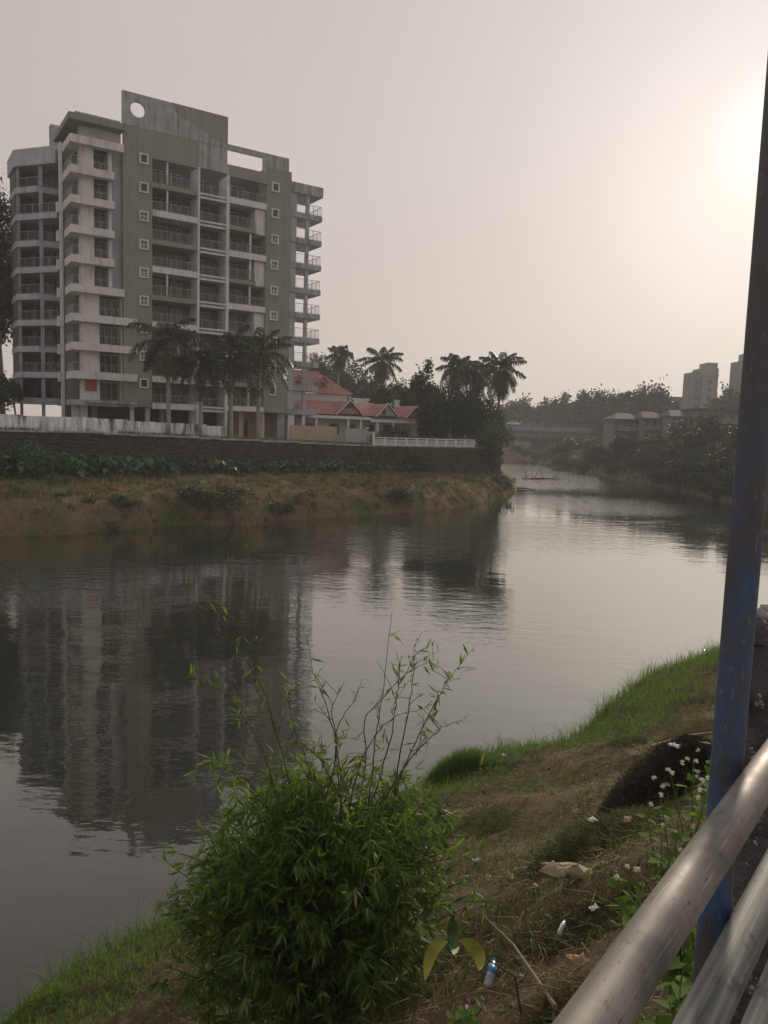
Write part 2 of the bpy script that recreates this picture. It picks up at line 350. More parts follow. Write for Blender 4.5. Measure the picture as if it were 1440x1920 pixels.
# ------------------------------------------------------------------ terrain
LEFTW = [(-300,-110),(-140,-20),(-60,28),(-25.75,51.15),(-22.9,52.9),(-20,55.3),(-16.3,60),(-10.3,61.65),(-7.4,66.2),(-4.7,68.2),(-1,72.3),(3.1,75),(6.1,79.5),
         (10.9,86.9),(15.8,99.4),(19.6,112.9),(21.2,127.4),(24,152),(28,185),(25,240),(0,300),(-60,400)]
RIGHTW = [(-20,420),(32,310),(47,240),(39.5,205),(43.5,175.7),(44.8,151),(45.1,139),(46,121),(45.6,100.2),(62,98),(90,112),(200,160),(400,230)]
NEARW = [(-300,-190),(-40,-18),(-12,1),(-4.65,9),(-4.26,10),(-3.08,11.4),(-1,13.64),(1.62,16.57),(2.46,17.5),(4.7,18.47),(5.88,20.4),(8.34,23.9),(12.5,27.6),(16.34,31.8),(30,44),(60,66),(200,120),(400,190)]
def seg_dist(x, y, pl):
    d = np.full(np.shape(x), 1e9)
    for (ax, ay), (bx, by) in zip(pl[:-1], pl[1:]):
        ex, ey = bx-ax, by-ay; t = np.clip(((x-ax)*ex+(y-ay)*ey)/(ex*ex+ey*ey), 0, 1)
        d = np.minimum(d, np.hypot(x-ax-t*ex, y-ay-t*ey))
    return d
def inside(x, y, poly):
    c = np.zeros(np.shape(x), bool); n = len(poly)
    for i in range(n):
        (ax, ay), (bx, by) = poly[i], poly[(i+1) % n]
        if ay == by: continue
        k = ((ay > y) != (by > y)) & (x < (bx-ax)*(y-ay)/(by-ay)+ax); c ^= k
    return c
RIVER = LEFTW + RIGHTW + NEARW[::-1]
NEARLAND = NEARW + [(400,-300),(-300,-300)]
LEFTLAND = LEFTW + [(-60,2000),(-2000,2000),(-2000,-110)]
W0 = np.array([-33.0, 64.0]); W1 = np.array([12.5, 103.8]); WD = W1-W0; WLEN = np.linalg.norm(WD); WD = WD/WLEN; WN = np.array([-WD[1], WD[0]])
WEND = 1.075*WLEN
def wall_sd(x, y):
    s = (x-W0[0])*WD[0]+(y-W0[1])*WD[1]; d = (x-W0[0])*WN[0]+(y-W0[1])*WN[1]; return s, d
def terrace_z(s): return np.interp(s, [-10, 8, 22, 42, 60, 70], [7.0, 6.96, 6.58, 6.12, 6.08, 6.0])
def HF(x, y):
    """height of the far ground (left bank, right bank)"""
    x = np.asarray(x, float); y = np.asarray(y, float)
    dl = seg_dist(x, y, LEFTW); dr = seg_dist(x, y, RIGHTW)
    s, d = wall_sd(x, y)
    n1 = fbm(x, y, 6, 3); n2 = fbm(x, y, 1.8, 5)
    berm = np.interp(dl, [0, .25, .8, 1.6, 2.6, 4, 8, 14, 30], [0, .35, 1.0, 1.75, 2.25, 2.35, 2.7, 3.1, 3.2]) + np.clip(dl/1.2, 0, 1)*(.34*n1+.26*n2+.14*fbm(x, y, .9, 6))
    tip = np.interp(dl, [0, .4, 1.2, 3, 6, 10, 30], [0, .9, 2.0, 3.4, 5.2, 6.0, 6.2]) + np.clip(dl, 0, 1)*.3*n1
    ter = terrace_z(s) + np.clip((d-30)/200, 0, 1)*1.5
    k = np.clip((d-.35)/.6, 0, 1)
    left = np.where(s < WEND+1, berm*(1-k)+ter*k, np.minimum(tip, 6.2))
    right = np.interp(dr, [0, .5, 3, 9, 18, 40, 300], [0, .35, 1.5, 4.0, 5.6, 6.6, 8.0]) + np.clip(dr/2, 0, 1)*.35*n1
    return np.where(inside(x, y, RIVER), -1.2, np.where(inside(x, y, LEFTLAND), left, right))
def tn(x, y):
    d = seg_dist(x, y, NEARW); return np.where(inside(x, y, NEARLAND), d, -d)
def HN(x, y, rough=True):
    x = np.asarray(x, float); y = np.asarray(y, float); t = tn(x, y)
    z = np.interp(t, [-2, -.5, 0, .25, .7, 2, 4, 5.5, 6.8, 8, 8.8, 9.3, 20, 60], [-1.3, -.6, .1, .45, .75, 1.25, 2.05, 3.0, 4.0, 4.9, 5.6, 5.9, 5.9, 5.9])
    if rough: z = z + np.clip(t, 0, 1)*np.clip(9.5-t, 0, 1)*(.16*fbm(x, y, 3.2, 11)+.05*fbm(x, y, .6, 12))
    return z
def hit(px, py):
    """where the sight line of a photo pixel meets the near bank"""
    d = ray(px, py); lo = 0; t = 1.5
    while t < 80:
        p = CAM+d*t
        if p[2] < float(HN(p[0], p[1])): break
        lo = t; t += .15
    for _ in range(18):
        m_ = (lo+t)/2; p = CAM+d*m_
        if p[2] < float(HN(p[0], p[1])): t = m_
        else: lo = m_
    return CAM+d*t

xs = np.concatenate([-np.geomspace(430, 62, 24), np.arange(-60, 70, .7), np.geomspace(71, 430, 24)])
ys = np.concatenate([np.linspace(-60, 27, 30), np.arange(28, 136, .7), np.geomspace(137, 520, 46)])
X, Y = np.meshgrid(xs, ys)
near = inside(X, Y, NEARLAND)
Zg = np.where(near, HN(X, Y, False)-.25, HF(X, Y))
nx, ny = len(xs), len(ys); idx = np.arange(nx*ny).reshape(ny, nx)
Fg = np.stack([idx[:-1,:-1], idx[:-1,1:], idx[1:,1:], idx[1:,:-1]], -1).reshape(-1, 4)
g = npmesh('ground', np.stack([X, Y, Zg], -1).reshape(-1, 3), Fg, MATS['ground_far'], smooth=True); tag(g, kind='structure')
# near bank, finer sheet
xs = np.arange(-8, 26, .12); ys = np.arange(-4, 34, .12); X, Y = np.meshgrid(xs, ys); Zn = HN(X, Y)
nx, ny = len(xs), len(ys); idx = np.arange(nx*ny).reshape(ny, nx)
Fn = np.stack([idx[:-1,:-1], idx[:-1,1:], idx[1:,1:], idx[1:,:-1]], -1).reshape(-1, 4)
tq = tn(X, Y); keep = (tq[:-1,:-1] > -1.2).reshape(-1) & (tq[:-1,:-1] < 12).reshape(-1)
g = npmesh('near_bank', np.stack([X, Y, Zn], -1).reshape(-1, 3), Fn[keep], MATS['ground_near'], smooth=True); tag(g, kind='structure')
g = MB().box(-425, 425, -55, 515, -.9, 0).build('river_water', MATS['river_water']); tag(g, kind='structure')

# ------------------------------------------------------------------ retaining wall, compound wall, fence
RB = thing('retaining_wall', 'long dark rubble stone retaining wall holding up the far bank', 'wall', (W0[0], W0[1], 0), math.atan2(WD[1], WD[0]))
ss = np.arange(-24, WEND+.01, .6); V = []; F = []
zz = np.linspace(0, 1, 12)
for i, s in enumerate(ss):
    zt = float(terrace_z(s))
    for j, k in enumerate(zz):
        z = 1.6+(zt-.12-1.6)*k; V.append((s, -.35*(1-k)+.05*float(fbm(s, z*1.3, 1.3, 31)), z))
n = len(zz)
for i in range(len(ss)-1):
    for j in range(n-1): F.append((i*n+j, (i+1)*n+j, (i+1)*n+j+1, i*n+j+1))
npmesh('stone_face', V, F, MATS['stone_dark'], RB, smooth=True)
rs = np.random.default_rng(17); V = []; F = []
for lev in range(15):
    s0 = -24+rs.uniform(0, .4)
    while s0 < WEND-.6:
        L_s = rs.uniform(.25, .8); zt_s = float(terrace_z(s0))-.13; hh_s = (zt_s-1.6)/15; za = 1.6+lev*hh_s+rs.uniform(-.07, .07); zb = za+hh_s-rs.uniform(.02, .06); pr_s = rs.uniform(.0, .05)
        ya = -.35*(1-(za-1.6)/(zt_s-1.6)); yb = -.35*(1-(zb-1.6)/(zt_s-1.6)); b0 = len(V); j = lambda a_=.02: rs.uniform(-a_, a_)
        V += [(s0+j(), ya+.12, za), (s0+L_s+j(), ya+.12, za), (s0+L_s+j(), yb+.12, zb), (s0+j(), yb+.12, zb), (s0+.04+j(), ya-pr_s+j(.015), za+.02+j()), (s0+L_s-.04+j(), ya-pr_s+j(.015), za+.02+j()), (s0+L_s-.04+j(), yb-pr_s+j(.015), zb-.02+j()), (s0+.04+j(), yb-pr_s+j(.015), zb-.02+j())]
        F += [(b0+4, b0+5, b0+6, b0+7), (b0, b0+1, b0+5, b0+4), (b0+1, b0+2, b0+6, b0+5), (b0+2, b0+3, b0+7, b0+6), (b0+3, b0, b0+4, b0+7)]
        s0 += L_s+rs.uniform(.02, .05)
o = npmesh('rubble_stones', V, F, MATS['stone_piece'], RB); o['kind'] = 'stuff'
q = MB()
for s0, s1 in zip(ss[:-1], ss[1:]):
    z0 = float(terrace_z((s0+s1)/2)); q.box(s0, s1, .0, 1.05, 1.5, z0-.13)
q.build('wall_core', MATS['stone_dark'], RB)
cop = np.arange(-24, WEND, 2.4)
for s0 in cop:
    s1 = min(s0+2.37, WEND); z0 = float(terrace_z((s0+s1)/2))+random.uniform(-.03, .03); box('coping_slab', MATS['grey_concrete'], RB, s0, s1, -.12, 1.1, z0-.12, z0+.03)

def wall_pt(s, d): p = W0+WD*s+WN*d; return p
CW = thing('compound_wall', 'low white plastered boundary wall with black streaks along the top of the stone bank', 'wall', (W0[0], W0[1], 0), math.atan2(WD[1], WD[0]))
seams = [-22, -16, -10, -5, -.6, 3.2, 6.4, 9.6, 12.6, 15.5, 18.5, 20.9, 22.9]
for i, (s0, s1) in enumerate(zip(seams[:-1], seams[1:])):
    z0 = float(terrace_z((s0+s1)/2)); box('wall_panel', MATS['stained_white'], CW, s0+.01, s1-.01, 1.75, 1.93, z0-.1, z0+1.28+.12*math.sin(i*2.1)*.3)
for s0 in (6.4, 10.3, 14.1, 17.0, 22.85):
    z0 = float(terrace_z(s0)); box('pilaster', MATS['stained_white'], CW, s0-.16, s0+.16, 1.66, 1.98, z0-.1, z0+1.1)

FB = thing('balustrade_fence', 'white concrete panel fence on the bank edge in front of the red-roofed house', 'fence', (W0[0], W0[1], 0), math.atan2(WD[1], WD[0]))
fs = np.linspace(42.0, 59.6, 11)
for i, (s0, s1) in enumerate(zip(fs[:-1], fs[1:])):
    z0 = float(terrace_z((s0+s1)/2))+.03
    q = MB(); q.box(s0+.1, s1-.1, .18, .26, z0+.02, z0+.14).box(s0+.1, s1-.1, .18, .26, z0+.62, z0+.72).box(s0+.1, s1-.1, .15, .29, z0+.86, z0+.98)
    q.box(s0+.1, s0+.22, .18, .26, z0+.14, z0+.62).box(s1-.22, s1-.1, .18, .26, z0+.14, z0+.62)
    f_ = q.build('panel_frame', MATS['house_white'], FB)
    box('panel', MATS['house_grey'], FB, s0+.22, s1-.22, .205, .235, z0+.14, z0+.62)
for i, s0 in enumerate(fs):
    z0 = float(terrace_z(s0))+.03; box('post', MATS['house_white'], FB, s0-.1, s0+.1, .12, .32, z0-.1, z0+(1.5 if i == 0 else 1.0))

# ------------------------------------------------------------------ the apartment block
BA = .577875; B0 = (-27.7115, 88.1924); GZ = 6.6
def Zl(z): return z+8-GZ                     # heights measured from the eye -> local
AB = thing('apartment_building', 'unfinished grey and olive nine-storey apartment block with open balconies on the far bank', 'building', (B0[0], B0[1], GZ), BA)
def abox(name, mat, u0, u1, v0, v1, z0, z1, parent=AB): return box(name, MATS[mat], parent, u0, u1, v0, v1, Zl(z0), Zl(z1))
FL = 3.05
def rail_mb(pts, z0, h=.98, posts=1.1, bars=.16):
    q = MB()
    for (ax, ay), (bx, by) in zip(pts[:-1], pts[1:]):
        L = math.hypot(bx-ax, by-ay); dx, dy = (bx-ax)/L, (by-ay)/L; nx_, ny_ = -dy, dx
        def bar(s0, s1, za, zb, w):
            c = [(ax+dx*s0-nx_*w, ay+dy*s0-ny_*w), (ax+dx*s1-nx_*w, ay+dy*s1-ny_*w), (ax+dx*s1+nx_*w, ay+dy*s1+ny_*w), (ax+dx*s0+nx_*w, ay+dy*s0+ny_*w)]
            q.prism(c, za, zb)
        bar(0, L, z0+h-.05, z0+h, .03); bar(0, L, z0+.08, z0+.11, .012)
        k = max(1, round(L/posts))
        for i in range(k+1): s = L*i/k; bar(max(0, s-.025), min(L, s+.025), z0, z0+h-.05, .022)
        k = int(L/bars)
        for i in range(1, k): s = L*i/k; bar(s-.007, s+.007, z0+.11, z0+h-.05, .007)
    return q
# olive columns and the upper front
abox('wall', 'olive', -2.2, .95, 0, 2.6, 1.7, 29.05)
abox('wall', 'olive', -2.2, 6.3, 0, .35, 29.05, 32.0)
abox('wall', 'olive', 14.75, 18.0, 0, 2.6, 1.7, 30.97)
abox('lintel_wall', 'olive', 9.98, 14.75, .0, .35, 28.95, 30.25)
abox('parapet', 'grey_concrete', 6.3, 9.7, .02, .34, 29.2, 32.0)
# tall parapet with the round hole
q = MB(); cu, cz, rr, N = -.62, Zl(33.8), .80, 48
u0, u1, z0, z1 = -2.3, 1.2, Zl(32.0), Zl(35.44)
ring = []; outer = []
for k in range(N):
    a = 2*math.pi*(k+.5)/N; dx, dz = math.cos(a), math.sin(a); ring.append((cu+rr*dx, cz+rr*dz))
    tx = ((u1 if dx > 0 else u0)-cu)/dx if abs(dx) > 1e-6 else 1e9; tz = ((z1 if dz > 0 else z0)-cz)/dz if abs(dz) > 1e-6 else 1e9
    t = min(tx, tz); outer.append((cu+t*dx, cz+t*dz))
V = []; F = []
for pts_, y in ((ring, -.02), (outer, -.02), (ring, .28), (outer, .28)): V += [(x, y, z) for x, z in pts_]
for k in range(N):
    j = (k+1) % N
    F += [(k, N+k, N+j, j)[::-1], (2*N+k, 3*N+k, 3*N+j, 2*N+j), (k, j, 2*N+j, 2*N+k), (N+k, N+j, 3*N+j, 3*N+k)[::-1]]
cor = [(u0, z0), (u1, z0), (u1, z1), (u0, z1)]
q.add(V, F)
for cx, cz_ in cor:                       # fill the four corner triangles left by the fan
    near_ = sorted(range(N), key=lambda k: (outer[k][0]-cx)**2+(outer[k][1]-cz_)**2)[:2]; a_, b_ = near_
    for y in (-.02, .28): q.add([(outer[a_][0], y, outer[a_][1]), (cx, y, cz_), (outer[b_][0], y, outer[b_][1])], [(0, 1, 2)])
q.build('parapet', MATS['grey_concrete'], AB)
abox('parapet', 'grey_concrete', 1.2, 9.7, -.02, .28, 32.0, 35.44)
P_ = [(3.1,35.46),(3.3,34.8),(3.8,34.25),(4.8,34.0),(5.7,33.7),(6.9,33.2),(7.9,32.65),(8.7,32.5),(9.71,32.5),(9.71,35.46)]
MB().xprism([(u, Zl(z)) for u, z in P_], -.035, -.021).build('painted_panel', MATS['olive'], AB)
abox('roof_beam', 'grey_concrete', 9.7, 14.2, .0, .28, 31.87, 32.5)
abox('parapet', 'grey_concrete', 14.2, 17.62, -.01, .28, 30.97, 32.5)
abox('parapet', 'grey_concrete', 14.2, 14.75, .01, .28, 30.25, 30.97)
abox('parapet', 'grey_concrete', 9.7, 9.98, .005, .34, 28.9, 30.25)
# core behind the balconies, roof slab
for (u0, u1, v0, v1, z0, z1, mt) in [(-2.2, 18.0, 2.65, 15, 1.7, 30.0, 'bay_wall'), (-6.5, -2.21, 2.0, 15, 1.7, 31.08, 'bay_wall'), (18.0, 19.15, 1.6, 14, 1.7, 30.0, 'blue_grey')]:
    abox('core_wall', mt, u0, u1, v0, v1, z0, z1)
# balconies: bay one, service bay, bay three
dg = MATS['dark_glass']
def door(u0, u1, v, z0, z1, panes=2):
    fr = MB().box(u0, u1, v-.06, v, Zl(z0), Zl(z0)+.06).box(u0, u1, v-.06, v, Zl(z1)-.06, Zl(z1)).box(u0, u0+.06, v-.06, v, Zl(z0)+.06, Zl(z1)-.06).box(u1-.06, u1, v-.06, v, Zl(z0)+.06, Zl(z1)-.06)
    for k in range(1, panes): uu = u0+(u1-u0)*k/panes; fr.box(uu-.025, uu+.025, v-.055, v, Zl(z0)+.06, Zl(z1)-.06)
    d_ = fr.build('balcony_door', MATS['inner_wall'], AB)
    box('pane', dg, d_, u0+.05, u1-.05, v-.03, v-.005, Zl(z0)+.05, Zl(z1)-.05)
for i in range(1, 10):
    ft = 26.5-FL*(i-1)                     # floor level under row i
    even = i % 2 == 0
    if even or i == 9: abox('balcony_slab', 'white_paint', .96, 6.14, -.08, 2.62, ft-.55, ft+.13)
    else: abox('balcony_slab', 'olive', .80, 6.14, -.10, 2.62, ft-.52, ft+.03)
    if i != 9:
        if even: abox('balcony_slab', 'olive', 9.99, 13.4, -.09, 2.62, ft-.5, ft+.02); abox('side_wall', 'white_paint', 13.42, 14.74, .35, 2.62, ft-.45, ft+FL-.6)
        else: abox('balcony_slab', 'white_paint', 9.99, 14.74, -.07, 2.62, ft-.55, ft+.15)
    else: abox('balcony_slab', 'white_paint', 9.99, 14.74, -.07, 2.62, ft-.4, ft+.2)
    abox('service_beam', 'white_paint', 6.41, 9.64, .0, .22, ft-.22, ft-.03); abox('service_beam', 'white_paint', 6.41, 9.64, -.02, .22, ft-.66, ft-.48)
    abox('service_floor', 'inner_wall', 6.41, 9.64, .3, 2.63, ft-.5, ft-.3)
    z0 = Zl(ft)+.13
    rail_mb([(.97, .06), (6.12, .06)], z0).build('railing', MATS['railing_metal'], AB)
    rail_mb([(6.42, .3), (9.62, .3)], Zl(ft)-.1, 1.05, 1.3).build('railing', MATS['railing_metal'], AB)
    rail_mb([(10.0, .1), (13.35 if even else 14.7, .1)], z0+.02).build('railing', MATS['railing_metal'], AB)
    door(1.3, 3.5, 2.645, ft+.05, ft+2.2, 3); door(3.9, 5.2, 2.645, ft+.6, ft+2.15, 2)
    door(6.8, 8.6, 2.645, ft+.1, ft+2.1, 2)
    door(10.4, 12.8, 2.645, ft+.05, ft+2.2, 3)
    if i in (1, 2, 5): abox('balcony_post', 'white_paint', 2.62, 2.8, .15, .33, ft+.14, ft+2.53)
    if i in (3, 4, 5, 9): abox('balcony_post', 'white_paint', 12.7, 12.9, .2, .4, ft+.14, ft+2.5)
for u0, u1 in ((6.15, 6.4), (9.65, 9.98)): abox('pillar', 'white_paint', u0, u1, -.14, 2.64, -1.5, 29.19 if u0 < 7 else 28.9)
for u, rows in ((0.0, range(1, 10)), (15.83, range(1, 10))):
    for k in rows:
        zc = Zl(4.37+FL*(9-k)); a, bq = .50, .56
        fr = MB().box(u-a, u+a, -.2, .0, zc-bq, zc-bq+.17).box(u-a, u+a, -.2, .0, zc+bq-.17, zc+bq).box(u-a, u-a+.17, -.2, 0, zc-bq+.17, zc+bq-.17).box(u+a-.17, u+a, -.2, 0, zc-bq+.17, zc+bq-.17)
        w_ = fr.build('window', MATS['wing_white'], AB)
        box('pane', dg, w_, u-a+.16, u+a-.16, -.06, -.005, zc-bq+.16, zc+bq-.16)  # dark sheet standing in for the shade inside the uncut opening
        if 3 <= k <= 8:
            gq = MB().box(u-.04, u+.04, -.15, -.08, zc-.38, zc+.38).box(u-.32, u+.32, -.15, -.08, zc-.02, zc+.06).box(u-.32, u+.32, -.145, -.085, zc-.22, zc-.16); gq.build('grille', MATS['wing_white'], w_)
# right-hand corner balconies
for i in range(0, 10):
    ft = 26.5-FL*(i-1)
    if i == 0: abox('corner_slab', 'grey_concrete', 18.02, 22.72, .55, 5.2, 28.95, 30.15); continue
    abox('corner_slab', 'grey_concrete', 18.02, 22.66, .58, 5.0, ft-.5, ft+.15)
    if i < 9:
        rail_mb([(19.2, .68), (22.55, .68), (22.55, 4.8)], Zl(ft)+.15, 1.15, 1.1, .2).build('railing', MATS['railing_metal'], AB)
    abox('corner_post', 'blue_grey', 20.55, 20.95, .8, 1.2, ft+.15, ft+2.55) if i else None
    abox('corner_wall', 'blue_grey', 18.02, 19.15, .75, 1.6, ft+.15, ft+2.55)
abox('corner_post', 'white_paint', 20.55, 20.95, .8, 1.2, -1.7, 1.6); abox('corner_post', 'white_paint', 18.5, 19.4, .8, 1.6, -1.7, 1.6)
# left wing with wrap-round bands
VB = -.4
for k in range(0, 10):
    top = 29.67-FL*k
    ue = -2.21 if k in (0, 5) else (-3.23 if k < 5 else -.83)
    if k == 9: ue = -.83
    ve = 4.6 if k < 3 else 3.1
    P_ = [(-7.72, VB), (ue, VB), (ue, -.005 if ue > -2.2 else .62), (-6.5, .62), (-6.5, ve), (-7.72, ve)]
    th = .80 if k < 9 else .62
    MB().prism(P_, Zl(top-th), Zl(top)).build('balcony_band', MATS['wing_white'] if k < 9 else MATS['grey_concrete'], AB)
    if k and k < 9:
        rail_mb([(-6.6, VB+.12), (-7.6, VB+.12), (-7.6, ve-.1)], Zl(top), .95, 1.0).build('railing', MATS['railing_metal'], AB)
roofp = [(-7.86, -.6), (-2.21, -.6), (-2.21, 3.0), (-2.21, 8), (-7.86, 8)]
MB().prism(roofp, Zl(31.1), Zl(31.75)).build('roof_slab', MATS['olive'], AB)
abox('roof_parapet', 'grey_concrete', -6.9, -2.22, 1.0, 1.3, 31.75, 32.5)
abox('wall', 'inner_wall', -6.5, -2.22, .9, 2.0, 29.67, 31.1)
for k in range(1, 10):
    zb = 29.67-FL*k; zt = zb+FL-.8
    up = k <= 5
    ul, ur, wl, wr = (-6.5, -3.25, -5.15, -3.62) if up else (-6.5, -2.22, -4.65, -2.35)
    abox('wall', 'wing_white', ul, wl, .62, 2.0, zb, zt)
    abox('wall', 'wing_white', wr, ur, .62, 2.0, zb, zt)
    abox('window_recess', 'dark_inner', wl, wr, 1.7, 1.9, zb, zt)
    if k == 9: rail_mb([(wl, .7), (wr, .7)], Zl(zb), .02, 1, 5)
    else: rail_mb([(wl+.02, .66), (wr-.02, .66)], Zl(zb), .98, .8).build('railing', MATS['railing_metal'], AB)
    door(wl+.1, wr-.1, 1.695, zb+.1, zt-.15, 3 if not up else 2)
    if up: abox('wall', 'blue_grey', -3.24, -2.22, 1.0, 2.0, zb, zb+FL)
abox('pier', 'wing_white', -8.0, -7.74, 3.7, 4.4, -1.5, 29.9)
for k in range(2, 9): abox('pier_bracket', 'wing_white', -8.35, -8.0, 3.75, 4.35, 29.67-FL*k-1.1, 29.67-FL*k)
# far-left chamfered wing
D1 = np.array([-.616, .788]); Q1 = np.array([-7.3, 9.2]); Q2 = Q1+D1*6.0; Q3 = Q2+np.array([0, 5.0]); E1 = np.array([.788, .616])
def wing2(name, mat, off, z0, z1, kind):
    n_ = np.array([-.788, -.616])                     # outward
    if kind == 's': P_ = [Q1-n_*3, Q1+n_*off, Q2+n_*off, Q2+np.array([-off, .2]), Q3+np.array([-off, 0]), Q3+np.array([4, 0])]
    else:
        mid_ = Q1+D1*2.9+n_*off; P_ = [Q1-n_*3, Q1+n_*off+np.array([0, 2.0])+np.array([.0, 0]), mid_, Q2+n_*off, Q2+np.array([-off, .2]), Q3+np.array([-off, 0]), Q3+np.array([4, 0])]
    return MB().prism([tuple(p) for p in P_], Zl(z0), Zl(z1)).build(name, MATS[mat], AB), P_
wing2('parapet', 'blue_grey', .25, 29.2, 31.1, 's')
for k in range(9):
    top = 26.88-FL*k; kind = 'v' if k % 2 == 0 else 's'
    o_, P_ = wing2('balcony_band', 'blue_grey', .1, top-.68, top, kind)
    n_ = np.array([-.788, -.616]); a_ = Q1+n_*-.05+D1*.1; b_ = Q2+n_*-.05
    mid_ = Q1+D1*2.8+n_*-.02
    pts_ = [tuple(a_+np.array([0, 2.0 if kind == 'v' else 0])), tuple(mid_), tuple(b_)] if kind == 'v' else [tuple(a_), tuple(b_)]
    if k < 8: rail_mb(pts_, Zl(top), 1.1, 1.3).build('railing', MATS['railing_metal'], AB)
    c_ = Q1+D1*2.6-n_*.25
    MB().prism([tuple(c_+np.array(d)) for d in ((-.18,-.18), (.18,-.18), (.18,.18), (-.18,.18))], Zl(top), Zl(top+FL-.68)).build('pillar', MATS['blue_grey'], AB)
    # inner wall leaves a slit through which daylight shows
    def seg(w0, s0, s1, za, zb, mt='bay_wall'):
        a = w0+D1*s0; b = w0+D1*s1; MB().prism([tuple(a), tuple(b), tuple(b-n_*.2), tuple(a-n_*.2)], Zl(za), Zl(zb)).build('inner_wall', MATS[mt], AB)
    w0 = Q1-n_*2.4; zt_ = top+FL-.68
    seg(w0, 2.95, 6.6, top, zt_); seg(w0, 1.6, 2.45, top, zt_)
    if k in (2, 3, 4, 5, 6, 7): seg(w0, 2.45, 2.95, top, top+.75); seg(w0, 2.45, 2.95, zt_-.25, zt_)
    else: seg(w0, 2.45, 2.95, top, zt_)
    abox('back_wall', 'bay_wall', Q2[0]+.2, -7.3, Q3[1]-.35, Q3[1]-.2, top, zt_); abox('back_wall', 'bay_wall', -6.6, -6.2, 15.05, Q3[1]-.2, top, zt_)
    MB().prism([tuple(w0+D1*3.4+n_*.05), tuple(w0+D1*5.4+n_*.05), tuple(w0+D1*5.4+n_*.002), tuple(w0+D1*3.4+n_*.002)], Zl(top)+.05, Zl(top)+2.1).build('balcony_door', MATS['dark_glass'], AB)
    abox('side_wall', 'bay_wall', Q2[0]-.02, Q2[0]+.2, Q2[1]+.4, Q3[1]-.2, top, zt_)
abox('pillar', 'grey_concrete', Q2[0]+.1, Q2[0]+.4, Q2[1], Q2[1]+.4, -1.5, 29.2)
abox('pillar', 'grey_concrete', Q1[0]-1.6, Q1[0]-1.25, Q1[1]+2, Q1[1]+2.4, -1.5, 2.0)
abox('stair_head', 'grey_concrete', -7.6, -5.2, 11, 12, 30.6, 34.0)
# stilt storey
for u, v, mt, w in [(-6.3, .9, 'white_paint', .38), (-1.2, .3, 'white_paint', .2), (.6, .5, 'inner_wall', .25), (3.2, 3.5, 'inner_wall', .25), (5.9, .6, 'white_paint', .28), (-4.0, 6, 'inner_wall', .25), (12.3, 1.2, 'beige_wall', .3), (14.9, .5, 'inner_wall', .22), (8.2, 4, 'inner_wall', .25), (17.6, 1.0, 'grey_concrete', .5)]:
    abox('stilt_pillar', mt, u-w, u+w, v, v+.5, -1.6, 1.69)
abox('rear_wall', 'dark_inner', -7, 18.9, 9.5, 9.7, -1.6, 1.69)
abox('rear_wall', 'beige_wall', 10.6, 18.8, 4.5, 4.7, -1.6, 1.69)
for u0 in (11.0, 13.5, 15.8): abox('store_door', 'brown_bark', u0, u0+1.0, 4.42, 4.5, -1.6, .6)
abox('canopy', 'grey_concrete', -6.4, -.9, -.6, .6, 1.9, 2.2)
abox('side_wall', 'inner_wall', -7.6, -6.9, .6, .9, -1.6, 1.65)
SG = MB().box(-6.2, -5.0, .50, .58, Zl(3.25), Zl(4.4)).build('sign_board', MATS['red_board'])
SG.location = (B0[0], B0[1], GZ); SG.rotation_euler = (0, 0, BA)
tag(SG, 'plain red notice board fixed to the lowest white wall of the apartment block', 'sign')

# ------------------------------------------------------------------ vegetation builders
def leaf_quads(P, L, W, dirs, nrm=None, fold=.15):
    """pointed leaves: base, side, tip, side"""
    n = len(P); d = dirs/(np.linalg.norm(dirs, axis=1, keepdims=True)+1e-9)
    r = rng.normal(size=(n, 3)) if nrm is None else nrm
    s = np.cross(d, r); s /= (np.linalg.norm(s, axis=1, keepdims=True)+1e-9); u = np.cross(s, d)
    L = np.asarray(L).reshape(-1, 1)*np.ones((n, 1)); W = np.asarray(W).reshape(-1, 1)*np.ones((n, 1))
    m_ = P+d*L*.42
    V = np.stack([P, m_+s*W*.5+u*W*fold, P+d*L, m_-s*W*.5+u*W*fold], 1).reshape(-1, 3)
    return V, np.arange(n*4).reshape(-1, 4)
def crown_pts(blobs, n, clump=.16, shell=.5, nclump=None):
    vol = np.array([b[1][0]*b[1][1]*b[1][2] for b in blobs])**.7; pr_ = vol/vol.sum()
    out = []
    for (c, r), f in zip(blobs, pr_):
        k = int(n*f); m_ = nclump or max(10, k//45)
        d = rng.normal(size=(m_, 3)); d /= np.linalg.norm(d, axis=1, keepdims=True)
        rad = shell+(1-shell)*rng.random((m_, 1))**.6
        cc = d*rad*np.array(r)*rng.uniform(.82, 1.15, (m_, 1))+np.array(c)
        w = rng.random(m_)**1.5+.15; ch = rng.choice(m_, k, p=w/w.sum())
        out.append(cc[ch]+rng.normal(size=(k, 3))*clump*np.array(r))
    return np.concatenate(out)
def crown(name, blobs, n, leaf, mat, parent, clump=.16, shell=.5, droop=.2, ncl=None):
    P = crown_pts(blobs, n, clump, shell, ncl); d = rng.normal(size=(len(P), 3)); d[:, 2] -= droop
    V, F = leaf_quads(P, leaf*rng.uniform(.6, 1.3, len(P)), leaf*.62*rng.uniform(.6, 1.3, len(P)), d)
    return npmesh(name, V, F, mat, parent)
